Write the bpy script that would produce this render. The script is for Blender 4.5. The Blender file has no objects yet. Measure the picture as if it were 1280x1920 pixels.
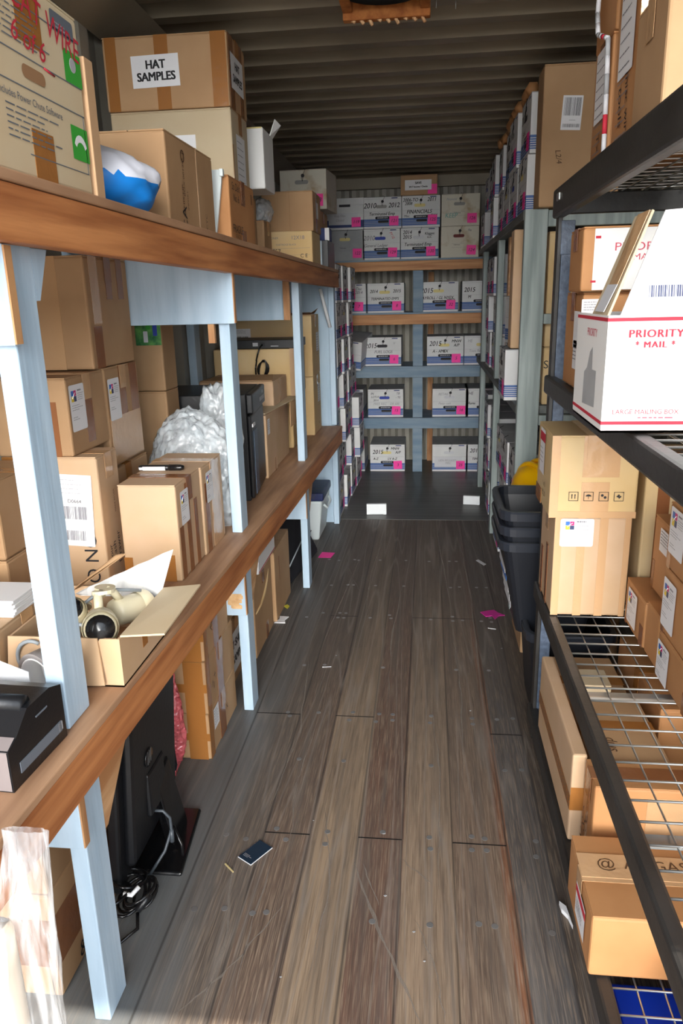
import bpy, bmesh, math, random
from mathutils import Vector, Matrix
random.seed(7)
S = bpy.context.scene
COL = S.collection
R = math.radians

# ------------------------------------------------------------------ camera
def make_camera():
    yaw, pitch, roll = R(6.75), R(16.0), R(-1.4)
    f = Vector((-math.sin(yaw), math.cos(yaw), 0)); r = Vector((math.cos(yaw), math.sin(yaw), 0)); u = Vector((0, 0, 1))
    f2 = f*math.cos(pitch) - u*math.sin(pitch); u2 = u*math.cos(pitch) + f*math.sin(pitch)
    r3 = r*math.cos(roll) + u2*math.sin(roll); u3 = u2*math.cos(roll) - r*math.sin(roll)
    cd = bpy.data.cameras.new('camera'); co = bpy.data.objects.new('camera', cd); COL.objects.link(co)
    m = Matrix.Identity(4)
    for i in range(3):
        m[i][0] = r3[i]; m[i][1] = u3[i]; m[i][2] = -f2[i]
    m.translation = Vector((0, 0, 1.476))
    co.matrix_world = m
    cd.sensor_fit = 'VERTICAL'; cd.sensor_height = 36.0; cd.sensor_width = 24.0
    cd.lens = 1400.0/1920.0*36.0
    cd.clip_start = 0.02; cd.clip_end = 200
    S.camera = co
make_camera()

# ------------------------------------------------------------------ light
S.view_settings.view_transform = 'Standard'
S.view_settings.look = 'None'
S.view_settings.gamma = 1.0
S.view_settings.exposure = 0.60
S.view_settings.use_curve_mapping = False

def make_world():
    w = bpy.data.worlds.new('daylight'); S.world = w; w.use_nodes = True
    nt = w.node_tree; nt.nodes.clear()
    out = nt.nodes.new('ShaderNodeOutputWorld')
    tc = nt.nodes.new('ShaderNodeTexCoord')
    def lobe(d, power):
        n = nt.nodes.new('ShaderNodeVectorMath'); n.operation = 'DOT_PRODUCT'
        nt.links.new(tc.outputs['Generated'], n.inputs[0]); n.inputs[1].default_value = Vector(d).normalized()
        c = nt.nodes.new('ShaderNodeMath'); c.operation = 'MAXIMUM'; c.inputs[1].default_value = 0
        nt.links.new(n.outputs['Value'], c.inputs[0])
        p = nt.nodes.new('ShaderNodeMath'); p.operation = 'POWER'; p.inputs[1].default_value = power
        nt.links.new(c.outputs[0], p.inputs[0]); return p
    def bg(col, s):
        b = nt.nodes.new('ShaderNodeBackground'); b.inputs[0].default_value = (*col, 1)
        if isinstance(s, float): b.inputs[1].default_value = s
        return b
    base = bg((0.80, 0.89, 1.0), 2.3)
    fill_lobe = bg((1.0, 0.97, 0.92), 0.0)  # bright lobe added to the sky behind the camera, lights the far end
    m = nt.nodes.new('ShaderNodeMath'); m.operation = 'MULTIPLY'; m.inputs[1].default_value = 24.0
    nt.links.new(lobe((0.05, -1, 0.27), 30).outputs[0], m.inputs[0]); nt.links.new(m.outputs[0], fill_lobe.inputs[1])
    add = nt.nodes.new('ShaderNodeAddShader')
    nt.links.new(base.outputs[0], add.inputs[0]); nt.links.new(fill_lobe.outputs[0], add.inputs[1])
    nt.links.new(add.outputs[0], out.inputs['Surface'])
make_world()

def make_sun():
    l = bpy.data.lights.new('sun', 'SUN'); l.energy = 5.0; l.angle = R(0.6); l.color = (1.0, 0.95, 0.86)
    o = bpy.data.objects.new('sun', l); COL.objects.link(o)
    d = Vector((-0.34, 0.475, -1.0))
    o.rotation_euler = d.to_track_quat('-Z', 'Y').to_euler(); o.location = (2, -3, 6)
make_sun()

# ------------------------------------------------------------------ materials
def lin(c):
    return tuple(((v/255)/12.92 if v/255 <= 0.04045 else ((v/255+0.055)/1.055)**2.4) for v in c)
MATS = {}
def mat(name, rgb, rough=0.6, var=0.0, nscale=(8, 8, 8), namt=0.0, rgb2=None, detail=4.0, bump=0.0, bscale=None,
        metal=0.0, trans=0.0, coat=0.0, ramp=(0.35, 0.65), spec=0.5, alpha=1.0):
    m = bpy.data.materials.new(name); m.use_nodes = True; MATS[name] = m
    nt = m.node_tree; b = nt.nodes['Principled BSDF']; L = nt.links
    c1 = lin(rgb)
    b.inputs['Roughness'].default_value = rough; b.inputs['Metallic'].default_value = metal
    b.inputs['Transmission Weight'].default_value = trans; b.inputs['Coat Weight'].default_value = coat
    b.inputs['Specular IOR Level'].default_value = spec; b.inputs['Alpha'].default_value = alpha
    b.inputs['Base Color'].default_value = (*c1, 1)
    src = None
    tc = nt.nodes.new('ShaderNodeTexCoord')
    if rgb2 is not None:
        mp = nt.nodes.new('ShaderNodeMapping'); mp.inputs['Scale'].default_value = nscale
        L.new(tc.outputs['Object'], mp.inputs['Vector'])
        n = nt.nodes.new('ShaderNodeTexNoise'); n.inputs['Scale'].default_value = 1.0; n.inputs['Detail'].default_value = detail
        L.new(mp.outputs[0], n.inputs['Vector'])
        r = nt.nodes.new('ShaderNodeValToRGB'); r.color_ramp.elements[0].position = ramp[0]; r.color_ramp.elements[1].position = ramp[1]
        r.color_ramp.elements[0].color = (*c1, 1); r.color_ramp.elements[1].color = (*lin(rgb2), 1)
        L.new(n.outputs['Fac'], r.inputs['Fac']); src = r.outputs['Color']
    if var > 0:
        oi = nt.nodes.new('ShaderNodeObjectInfo')
        hs = nt.nodes.new('ShaderNodeHueSaturation')
        mr = nt.nodes.new('ShaderNodeMapRange'); mr.inputs['To Min'].default_value = 1-var; mr.inputs['To Max'].default_value = 1+var
        L.new(oi.outputs['Random'], mr.inputs['Value']); L.new(mr.outputs[0], hs.inputs['Value'])
        if src is None: hs.inputs['Color'].default_value = (*c1, 1)
        else: L.new(src, hs.inputs['Color'])
        src = hs.outputs['Color']
    if src is not None: L.new(src, b.inputs['Base Color'])
    if bump > 0:
        mp = nt.nodes.new('ShaderNodeMapping'); mp.inputs['Scale'].default_value = bscale or nscale
        L.new(tc.outputs['Object'], mp.inputs['Vector'])
        n = nt.nodes.new('ShaderNodeTexNoise'); n.inputs['Scale'].default_value = 1.0; n.inputs['Detail'].default_value = 3
        L.new(mp.outputs[0], n.inputs['Vector'])
        bp = nt.nodes.new('ShaderNodeBump'); bp.inputs['Strength'].default_value = bump; bp.inputs['Distance'].default_value = 0.01
        L.new(n.outputs['Fac'], bp.inputs['Height']); L.new(bp.outputs[0], b.inputs['Normal'])
    return m

# cardboard family
mat('card_brown', (183, 147, 108), 0.75, var=0.08, nscale=(5, 5, 5), rgb2=(172, 135, 97), bump=0.10, bscale=(9, 9, 9))
mat('card_kraft', (202, 170, 138), 0.75, var=0.06, nscale=(5, 5, 5), rgb2=(193, 160, 123), bump=0.10, bscale=(9, 9, 9))
mat('card_tan', (210, 184, 140), 0.75, var=0.04, nscale=(4, 4, 4), rgb2=(205, 173, 120), bump=0.06, bscale=(9, 9, 9))
mat('card_pale', (204, 187, 156), 0.75, var=0.04, nscale=(4, 4, 4), rgb2=(198, 176, 142), bump=0.06, bscale=(9, 9, 9))
mat('card_orange', (186, 134, 86), 0.7, var=0.08, nscale=(5, 5, 5), rgb2=(172, 119, 72), bump=0.10, bscale=(9, 9, 9))
mat('card_inside', (150, 112, 78), 0.85)
mat('tape_brown', (158, 104, 52), 0.22, spec=0.6, bump=0.15, bscale=(30, 30, 30))
mat('tape_clear', (200, 160, 118), 0.16, spec=0.7, bump=0.25, bscale=(25, 25, 25))
mat('tape_dark', (140, 90, 56), 0.25, spec=0.6, bump=0.2, bscale=(25, 25, 25))
mat('paper_white', (236, 236, 238), 0.6)
mat('paper_grey', (205, 206, 210), 0.6)
mat('white_box', (222, 223, 222), 0.65, nscale=(6, 6, 6), rgb2=(210, 211, 211))
mat('white_card', (238, 238, 236), 0.6)
mat('lid_grey', (168, 170, 172), 0.75, nscale=(6, 6, 6), rgb2=(150, 152, 154))
mat('stained_white', (212, 206, 190), 0.7, nscale=(7, 7, 7), rgb2=(168, 140, 96), ramp=(0.55, 0.72))
mat('box_blue', (70, 102, 160), 0.6)
mat('box_navy', (44, 62, 118), 0.6)
mat('ink', (28, 28, 32), 0.7)
mat('ink_grey', (120, 120, 126), 0.7)
mat('ink_light', (172, 172, 176), 0.7)
mat('ink_red', (190, 40, 60), 0.7)
mat('ink_pale_red', (205, 84, 100), 0.7)
mat('ink_teal', (120, 170, 160), 0.7)
mat('ink_brown', (88, 60, 36), 0.7)
mat('logo_blue', (50, 110, 190), 0.5); mat('logo_magenta', (205, 40, 120), 0.5); mat('logo_yellow', (235, 205, 50), 0.5); mat('logo_dark', (50, 60, 100), 0.5)
mat('note_pink', (255, 60, 165), 0.6)
mat('hole_yellow', (222, 208, 140), 0.7); mat('hole_blue', (50, 70, 165), 0.7); mat('hole_red', (110, 42, 40), 0.7); mat('hole_grey', (150, 148, 144), 0.7); mat('hole_black', (38, 36, 42), 0.7)
mat('green_label', (60, 165, 60), 0.5); mat('green_dark', (30, 96, 62), 0.4, nscale=(30, 30, 30), rgb2=(110, 170, 90)); mat('slate_label', (100, 108, 118), 0.5)
# timber
mat('wood_stained', (202, 136, 84), 0.55, nscale=(34, 2.0, 34), rgb2=(142, 80, 42), detail=6, bump=0.25, bscale=(60, 4, 60), ramp=(0.35, 0.7))
mat('wood_cross', (204, 150, 100), 0.6, nscale=(2.5, 40, 40), rgb2=(172, 114, 68), detail=5, bump=0.2, bscale=(4, 60, 60))
mat('wood_raw', (222, 180, 134), 0.6, nscale=(3, 3, 26), rgb2=(176, 124, 80), detail=5)
mat('wood_edge', (192, 144, 98), 0.65, nscale=(30, 30, 6), rgb2=(160, 108, 66))
mat('plywood', (190, 150, 116), 0.6, nscale=(30, 2.5, 10), rgb2=(150, 112, 84), detail=5, bump=0.1, ramp=(0.3, 0.7))
mat('paint_blue', (188, 209, 226), 0.6, nscale=(22, 22, 3), rgb2=(163, 188, 208), detail=6, bump=0.12, bscale=(50, 50, 5), ramp=(0.3, 0.75))
mat('paint_steel', (130, 150, 166), 0.6, nscale=(3, 20, 20), rgb2=(104, 130, 152), detail=5, bump=0.12, bscale=(5, 50, 50))
mat('paint_sage', (162, 173, 170), 0.6, nscale=(30, 30, 2.2), rgb2=(128, 141, 138), detail=5, bump=0.2, bscale=(60, 60, 4))
mat('paint_sage_dark', (112, 116, 112), 0.65, nscale=(20, 3, 20), rgb2=(92, 96, 94))
mat('wear', (198, 150, 100), 0.7, nscale=(30, 30, 30), rgb2=(226, 190, 140))
mat('board_mdf', (196, 158, 120), 0.75)
# metal / plastic
mat('rack_black', (40, 39, 38), 0.42, nscale=(20, 5, 20), rgb2=(54, 52, 50), bump=0.08, bscale=(60, 60, 60))
mat('rack_slate', (70, 82, 100), 0.4, nscale=(60, 60, 60), rgb2=(92, 106, 126), bump=0.15, bscale=(120, 120, 120))
mat('zinc', (196, 198, 196), 0.28, metal=0.9)
mat('zinc_dull', (168, 174, 176), 0.35, metal=0.8)
mat('nail_metal', (150, 150, 150), 0.4, metal=0.6)
mat('plastic_black', (22, 23, 26), 0.35, bump=0.05, bscale=(90, 90, 90))
mat('plastic_gloss', (20, 20, 22), 0.18, nscale=(60, 60, 60), rgb2=(46, 42, 38), ramp=(0.55, 0.8))
mat('sheen_grey', (126, 117, 116), 0.4)  # pinkish reflection on the black printer's front, as a base colour
mat('bin_dark', (24, 27, 34), 0.42, bump=0.05, bscale=(60, 60, 60))
mat('bin_rim', (38, 42, 50), 0.3)
mat('fabric_black', (28, 30, 38), 0.85, bump=0.3, bscale=(150, 150, 150))
mat('cooler_white', (216, 226, 228), 0.4); mat('cooler_navy', (26, 38, 86), 0.4, nscale=(25, 25, 25), rgb2=(70, 66, 60), ramp=(0.55, 0.75))
mat('hat_yellow', (242, 184, 8), 0.28)
mat('camera_cream', (226, 216, 184), 0.35)
mat('cable_grey', (150, 158, 164), 0.4)
mat('cable_dark', (70, 76, 82), 0.4)
mat('blue_plastic', (24, 60, 190), 0.4)
mat('pillow_blue', (20, 130, 220), 0.45); mat('pillow_white', (225, 228, 240), 0.45)
mat('foam_white', (236, 240, 242), 0.7)
mat('pc_silver', (190, 205, 215), 0.35, metal=0.2)
mat('yellow_print', (205, 195, 60), 0.5); mat('blue_print', (110, 170, 205), 0.5)
mat('tape_tan', (150, 146, 146), 0.3)
mat('magenta_scrap', (190, 40, 140), 0.6)
mat('notebook', (22, 42, 60), 0.4)
mat('splinter', (200, 180, 130), 0.7)
mat('bubble', (236, 242, 246), 0.12, nscale=(20, 20, 20), rgb2=(218, 228, 234), spec=0.9, bump=0.9, bscale=(60, 60, 60), alpha=0.82)
mat('bubble_pink', (238, 120, 126), 0.15, nscale=(30, 30, 30), rgb2=(224, 96, 104), spec=0.9, bump=0.8, bscale=(110, 110, 110), alpha=0.92)
mat('film', (196, 198, 200), 0.05, spec=1.0, bump=0.9, bscale=(45, 45, 5), alpha=0.36)
mat('film_core', (196, 184, 168), 0.5, nscale=(20, 20, 3), rgb2=(176, 162, 146))
mat('rust', (150, 84, 34), 0.8, nscale=(30, 30, 30), rgb2=(190, 120, 60))
mat('vent_black', (14, 13, 13), 0.6)
mat('ceil_paint', (146, 134, 114), 0.55, nscale=(2, 2, 2), rgb2=(124, 113, 96), detail=6)
mat('wall_paint', (168, 164, 152), 0.5, nscale=(2, 2, 2), rgb2=(150, 146, 134), detail=6)
mat('ground', (150, 146, 140), 0.9, nscale=(3, 3, 3), rgb2=(132, 128, 122))

def bubble_material(name, rgb, alpha, scale):
    m = MATS[name]; nt = m.node_tree; L = nt.links; b = nt.nodes['Principled BSDF']
    tc = nt.nodes.new('ShaderNodeTexCoord'); v = nt.nodes.new('ShaderNodeTexVoronoi'); v.feature = 'SMOOTH_F1'; v.inputs['Scale'].default_value = scale
    L.new(tc.outputs['Object'], v.inputs['Vector'])
    n = nt.nodes.new('ShaderNodeTexNoise'); n.inputs['Scale'].default_value = scale*0.35; n.inputs['Detail'].default_value = 4; L.new(tc.outputs['Object'], n.inputs['Vector'])
    b1 = nt.nodes.new('ShaderNodeBump'); b1.inputs['Strength'].default_value = 0.9; b1.inputs['Distance'].default_value = 0.008; b1.invert = True; L.new(v.outputs['Distance'], b1.inputs['Height'])
    b2 = nt.nodes.new('ShaderNodeBump'); b2.inputs['Strength'].default_value = 0.9; b2.inputs['Distance'].default_value = 0.012; L.new(n.outputs['Fac'], b2.inputs['Height']); L.new(b1.outputs[0], b2.inputs['Normal'])
    L.new(b2.outputs[0], b.inputs['Normal'])
    r = nt.nodes.new('ShaderNodeMapRange'); r.inputs['From Min'].default_value = 0.3; r.inputs['From Max'].default_value = 0.7; r.inputs['To Min'].default_value = alpha-0.3; r.inputs['To Max'].default_value = min(1, alpha+0.15)
    L.new(n.outputs['Fac'], r.inputs['Value']); L.new(r.outputs[0], b.inputs['Alpha'])
    b.inputs['Roughness'].default_value = 0.08; b.inputs['Specular IOR Level'].default_value = 1.0
def streak_alpha(name, lo, hi):
    m = MATS[name]; nt = m.node_tree; L = nt.links; b = nt.nodes['Principled BSDF']
    tc = nt.nodes.new('ShaderNodeTexCoord'); mp = nt.nodes.new('ShaderNodeMapping'); mp.inputs['Scale'].default_value = (50, 50, 5); L.new(tc.outputs['Object'], mp.inputs[0])
    n = nt.nodes.new('ShaderNodeTexNoise'); n.inputs['Scale'].default_value = 1.0; n.inputs['Detail'].default_value = 3; L.new(mp.outputs[0], n.inputs['Vector'])
    r = nt.nodes.new('ShaderNodeMapRange'); r.inputs['From Min'].default_value = 0.42; r.inputs['From Max'].default_value = 0.62; r.inputs['To Min'].default_value = lo; r.inputs['To Max'].default_value = hi
    L.new(n.outputs['Fac'], r.inputs['Value']); L.new(r.outputs[0], b.inputs['Alpha'])
streak_alpha('film', 0.10, 0.50)
bubble_material('bubble', None, 0.58, 60); bubble_material('bubble_pink', None, 0.9, 90)

def floor_material():
    m = bpy.data.materials.new('plank_floor'); m.use_nodes = True
    nt = m.node_tree; L = nt.links; b = nt.nodes['Principled BSDF']
    N = nt.nodes.new
    tc = N('ShaderNodeTexCoord'); sx = N('ShaderNodeSeparateXYZ'); L.new(tc.outputs['Object'], sx.inputs[0])
    # plank colours across X
    mr = N('ShaderNodeMapRange'); mr.inputs['From Min'].default_value = -1.2; mr.inputs['From Max'].default_value = 1.2
    L.new(sx.outputs['X'], mr.inputs['Value'])
    cr = N('ShaderNodeValToRGB'); cr.color_ramp.interpolation = 'CONSTANT'
    planks = [(-1.2, (104, 104, 104)), (-0.62, (112, 102, 94)), (-0.455, (110, 92, 80)), (-0.325, (156, 134, 110)), (-0.185, (112, 84, 70)),
              (-0.062, (148, 127, 106)), (0.08, (126, 106, 90)), (0.205, (136, 94, 70)), (0.228, (98, 95, 94)), (0.335, (84, 74, 66)), (0.40, (78, 72, 68))]
    els = cr.color_ramp.elements
    while len(els) < len(planks): els.new(0.5)
    for e, (x, c) in zip(els, planks):
        e.position = (x+1.2)/2.4; e.color = (*lin(c), 1)
    L.new(mr.outputs[0], cr.inputs['Fac'])
    def noise(scale, detail, rough=0.5):
        mp = N('ShaderNodeMapping'); mp.inputs['Scale'].default_value = scale; L.new(tc.outputs['Object'], mp.inputs[0])
        n = N('ShaderNodeTexNoise'); n.inputs['Scale'].default_value = 1; n.inputs['Detail'].default_value = detail; n.inputs['Roughness'].default_value = rough
        L.new(mp.outputs[0], n.inputs[0]); return n.outputs['Fac']
    def mixc(fac, a, bcol, mode='MIX', amt=None):
        mx = N('ShaderNodeMix'); mx.data_type = 'RGBA'; mx.blend_type = mode
        if fac is None: mx.inputs[0].default_value = amt
        else: L.new(fac, mx.inputs[0])
        L.new(a, mx.inputs[6])
        if isinstance(bcol, tuple): mx.inputs[7].default_value = (*bcol, 1)
        else: L.new(bcol, mx.inputs[7])
        return mx.outputs[2]
    def ramp(src, p0, p1, c0=0.0, c1=1.0):
        r = N('ShaderNodeMapRange'); r.inputs['From Min'].default_value = p0; r.inputs['From Max'].default_value = p1
        r.inputs['To Min'].default_value = c0; r.inputs['To Max'].default_value = c1; r.clamp = True
        L.new(src, r.inputs['Value']); return r.outputs[0]
    grain = noise((110, 3.2, 1), 5, 0.65)
    g2 = noise((34, 1.1, 1), 4, 0.6)
    g3 = noise((7, 0.5, 1), 4, 0.6)
    fine = noise((320, 9, 1), 3, 0.6)
    col = mixc(ramp(grain, 0.42, 0.66, 0, 0.62), cr.outputs['Color'], lin((58, 46, 40)))
    col = mixc(ramp(fine, 0.48, 0.66, 0, 0.6), col, lin((168, 148, 126)))
    col = mixc(ramp(g2, 0.56, 0.72, 0, 0.55), col, lin((118, 110, 104)))
    col = mixc(ramp(g3, 0.45, 0.75, 0, 0.55), col, lin((78, 72, 68)))
    # worn grey-paint zones beside the shelves
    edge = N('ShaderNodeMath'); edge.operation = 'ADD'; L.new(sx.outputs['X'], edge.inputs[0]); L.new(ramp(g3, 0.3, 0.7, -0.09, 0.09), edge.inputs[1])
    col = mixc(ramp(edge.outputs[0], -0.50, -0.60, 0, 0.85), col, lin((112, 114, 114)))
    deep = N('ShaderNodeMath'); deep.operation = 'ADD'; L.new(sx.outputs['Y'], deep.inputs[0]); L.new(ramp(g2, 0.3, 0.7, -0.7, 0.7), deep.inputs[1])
    col = mixc(ramp(deep.outputs[0], 1.2, 3.6, 0, 0.80), col, lin((82, 75, 69)))  # daylight falloff into the container, painted into the plank colour
    # plank seams
    for x in (-0.62, -0.455, -0.325, -0.185, -0.062, 0.08, 0.228, 0.335):
        d = N('ShaderNodeMath'); d.operation = 'SUBTRACT'; d.inputs[1].default_value = x; L.new(sx.outputs['X'], d.inputs[0])
        a = N('ShaderNodeMath'); a.operation = 'ABSOLUTE'; L.new(d.outputs[0], a.inputs[0])
        col = mixc(ramp(a.outputs[0], 0.0, 0.005, 0.75, 0.0), col, lin((44, 40, 38)))
    # dusty scuff tracks wandering along the planks
    mp = N('ShaderNodeMapping'); mp.inputs['Scale'].default_value = (6.0, 0.22, 1); L.new(tc.outputs['Object'], mp.inputs[0])
    wv = N('ShaderNodeTexNoise'); wv.inputs['Scale'].default_value = 1; wv.inputs['Detail'].default_value = 2; L.new(mp.outputs[0], wv.inputs[0])
    for lvl in (0.44, 0.52, 0.59):
        d = N('ShaderNodeMath'); d.operation = 'SUBTRACT'; d.inputs[1].default_value = lvl; L.new(wv.outputs['Fac'], d.inputs[0])
        a = N('ShaderNodeMath'); a.operation = 'ABSOLUTE'; L.new(d.outputs[0], a.inputs[0])
        col = mixc(ramp(a.outputs[0], 0.0, 0.010, 0.38, 0.0), col, lin((140, 132, 124)))
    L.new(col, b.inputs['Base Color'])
    L.new(ramp(g2, 0.3, 0.7, 0.42, 0.68), b.inputs['Roughness'])
    bp = N('ShaderNodeBump'); bp.inputs['Strength'].default_value = 0.25; bp.inputs['Distance'].default_value = 0.004
    L.new(grain, bp.inputs['Height']); L.new(bp.outputs[0], b.inputs['Normal'])
    MATS['plank_floor'] = m
floor_material()
mat('sheet_floor', (84, 84, 80), 0.4, nscale=(1.2, 26, 1), rgb2=(58, 58, 56), detail=6, ramp=(0.35, 0.7))

# ------------------------------------------------------------------ mesh helpers
FONT = {}
def text_mesh(s, shear=0.0, space=1.0):
    key = (s, shear, space)
    if key in FONT: return FONT[key]
    cu = bpy.data.curves.new('lettering', 'FONT'); cu.body = s; cu.size = 1.0; cu.align_x = 'CENTER'; cu.align_y = 'CENTER'
    cu.shear = shear; cu.space_character = space; cu.resolution_u = 3; cu.space_line = 1.1
    o = bpy.data.objects.new('lettering', cu); COL.objects.link(o)
    dg = bpy.context.evaluated_depsgraph_get()
    me = bpy.data.meshes.new_from_object(o.evaluated_get(dg))
    bpy.data.objects.remove(o); bpy.data.curves.remove(cu)
    data = ([v.co.copy() for v in me.vertices], [list(p.vertices) for p in me.polygons])
    bpy.data.meshes.remove(me)
    FONT[key] = data
    return data

class MB:
    def __init__(s): s.bm = bmesh.new(); s.mats = []; s.M = Matrix.Identity(4)
    def mi(s, m):
        if m not in s.mats: s.mats.append(m)
        return s.mats.index(m)
    def poly(s, pts, faces, m, smooth=False):
        k = s.mi(m); vs = [s.bm.verts.new(s.M @ Vector(p)) for p in pts]
        for f in faces:
            try:
                fc = s.bm.faces.new([vs[i] for i in f]); fc.material_index = k; fc.smooth = smooth
            except ValueError: pass
    def quad(s, a, b, c, d, m): s.poly([a, b, c, d], [(0, 1, 2, 3)], m)
    def box(s, x0, x1, y0, y1, z0, z1, m, bev=0.0):
        pts = [(x, y, z) for z in (z0, z1) for y in (y0, y1) for x in (x0, x1)]
        fs = [(0, 2, 3, 1), (4, 5, 7, 6), (0, 1, 5, 4), (2, 6, 7, 3), (0, 4, 6, 2), (1, 3, 7, 5)]
        if bev <= 0: s.poly(pts, fs, m); return
        t = bmesh.new(); vs = [t.verts.new(p) for p in pts]
        for f in fs: t.faces.new([vs[i] for i in f])
        bmesh.ops.bevel(t, geom=list(t.edges), offset=min(bev, 0.45*min(x1-x0, y1-y0, z1-z0)), segments=2, profile=0.5, affect='EDGES')
        s.merge(t, m); t.free()
    def merge(s, t, m, smooth=False):
        t.verts.index_update(); s.poly([v.co.copy() for v in t.verts], [[v.index for v in f.verts] for f in t.faces], m, smooth)
    def hexa(s, p, m, bev=0.0):
        # p: 8 corners, order as in box
        fs = [(0, 2, 3, 1), (4, 5, 7, 6), (0, 1, 5, 4), (2, 6, 7, 3), (0, 4, 6, 2), (1, 3, 7, 5)]
        if bev <= 0: s.poly(p, fs, m); return
        t = bmesh.new(); vs = [t.verts.new(q) for q in p]
        for f in fs: t.faces.new([vs[i] for i in f])
        bmesh.ops.bevel(t, geom=list(t.edges), offset=bev, segments=2, profile=0.5, affect='EDGES')
        s.merge(t, m); t.free()
    def panel(s, pts, n, th, m):
        # flat polygon extruded by th along n
        n = Vector(n).normalized()*th; k = len(pts)
        a = [Vector(p) for p in pts]; b = [p+n for p in a]
        fs = [tuple(range(k))[::-1], tuple(range(k, 2*k))] + [(i, (i+1) % k, k+(i+1) % k, k+i) for i in range(k)]
        s.poly(a+b, fs, m)
    def tube(s, path, r, m, seg=6, closed=False, cap=True):
        path = [Vector(p) for p in path]; n = len(path); rings = []; up = None
        rr = r if isinstance(r, (list, tuple)) else [r]*n
        for i, p in enumerate(path):
            if closed: t = path[(i+1) % n]-path[i-1]
            else: t = path[min(i+1, n-1)]-path[max(i-1, 0)]
            t.normalize()
            if up is None:
                up = Vector((0, 0, 1)) if abs(t.z) < 0.9 else Vector((1, 0, 0))
            a = t.cross(up).normalized(); c = a.cross(t).normalized(); up = c
            rings.append([p+(a*math.cos(2*math.pi*j/seg)+c*math.sin(2*math.pi*j/seg))*rr[i] for j in range(seg)])
        pts = [q for ring in rings for q in ring]; fs = []
        for i in range(n if closed else n-1):
            k = (i+1) % n
            for j in range(seg):
                fs.append((i*seg+j, i*seg+(j+1) % seg, k*seg+(j+1) % seg, k*seg+j))
        if cap and not closed:
            fs.append(tuple(range(seg))[::-1]); fs.append(tuple(range((n-1)*seg, n*seg)))
        s.poly(pts, fs, m, True)
    def lathe(s, prof, c, m, seg=20, axis='z', smooth=True, sx=1.0, sy=1.0):
        pts = []; fs = []; n = len(prof)
        for j in range(seg):
            a = 2*math.pi*j/seg
            for (r, h) in prof:
                x, y, z = r*math.cos(a)*sx, r*math.sin(a)*sy, h
                if axis == 'x': x, y, z = z, x, y
                if axis == 'y': x, y, z = y, z, x
                pts.append((c[0]+x, c[1]+y, c[2]+z))
        for j in range(seg):
            k = (j+1) % seg
            for i in range(n-1): fs.append((j*n+i, k*n+i, k*n+i+1, j*n+i+1))
        s.poly(pts, fs, m, smooth)
    def disc(s, c, r, m, n='z', seg=14, th=0.001):
        s.lathe([(0.0001, th), (r, th), (r, 0), (0.0001, 0)], c, m, seg, n, False)
    def rrect(s, cx, cy, w, h, m, z=0.0, rad=None, seg=4):
        rad = min(w, h)/2*0.98 if rad is None else rad; pts = []
        for (sx, sy, a0) in ((1, 1, 0), (-1, 1, 90), (-1, -1, 180), (1, -1, 270)):
            for i in range(seg+1):
                a = R(a0+90*i/seg); pts.append((cx+sx*(w/2-rad)+rad*math.cos(a), cy+sy*(h/2-rad)+rad*math.sin(a), z))
        s.poly(pts, [tuple(range(len(pts)))], m)
    def text(s, st, x, y, size, m, z=0.0006, rot=0.0, shear=0.0, xs=1.0, space=1.0):
        vs, fs = text_mesh(st, shear, space)
        T = Matrix.Translation((x, y, z)) @ Matrix.Rotation(R(rot), 4, 'Z') @ Matrix.Diagonal((size*xs, size, 1, 1))
        s.poly([T @ v for v in vs], fs, m)
    def bars(s, x, y, w, m, n=3, dy=0.006, th=0.0022, z=0.0008, seed=0):
        rnd = random.Random(seed)
        for i in range(n):
            xx = x; end = x+w*rnd.uniform(0.55, 1.0)
            while xx < end:
                l = rnd.uniform(0.05, 0.16)*w
                s.quad((xx, y-i*dy, z), (min(xx+l, end), y-i*dy, z), (min(xx+l, end), y-i*dy+th, z), (xx, y-i*dy+th, z), m); xx += l+0.025*w
    def barcode(s, x, y, w, h, m, z=0.0008, seed=1):
        rnd = random.Random(seed); xx = x
        while xx < x+w:
            l = rnd.choice((0.012, 0.02, 0.035))*w
            s.quad((xx, y, z), (min(xx+l, x+w), y, z), (min(xx+l, x+w), y+h, z), (xx, y+h, z), m); xx += l+rnd.choice((0.012, 0.02, 0.03))*w
    def build(s, name, parent=None, origin=(0, 0, 0), smooth=None):
        me = bpy.data.meshes.new(name)
        if origin != (0, 0, 0): bmesh.ops.translate(s.bm, verts=s.bm.verts, vec=-Vector(origin))
        bmesh.ops.recalc_face_normals(s.bm, faces=s.bm.faces) if smooth == 'fix' else None
        s.bm.to_mesh(me); s.bm.free()
        for m in s.mats: me.materials.append(MATS[m])
        o = bpy.data.objects.new(name, me); COL.objects.link(o)
        if parent is not None: o.parent = parent
        elif origin != (0, 0, 0): o.location = origin
        return o

def thing(name, label, cat, loc=(0, 0, 0), rz=0.0, group=None):
    o = bpy.data.objects.new(name, None); COL.objects.link(o); o.empty_display_size = 0.05
    o.location = loc; o.rotation_euler = (0, 0, R(rz)); o['label'] = label; o['category'] = cat
    if group: o['group'] = group
    return o
def tag(o, label, cat, group=None, kind=None):
    if kind: o['kind'] = kind
    if label: o['label'] = label
    if cat: o['category'] = cat
    if group: o['group'] = group
    return o
def struct(o): o['kind'] = 'structure'; return o
def dup(root, loc, rz, label, group=None):
    r = root.copy(); COL.objects.link(r); r.location = loc; r.rotation_euler = (0, 0, R(rz)); r['label'] = label
    if group: r['group'] = group
    for ch in list(root.children):
        c = ch.copy(); COL.objects.link(c); c.parent = r
        for g in list(ch.children):
            d = g.copy(); COL.objects.link(d); d.parent = c
    return r

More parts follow.
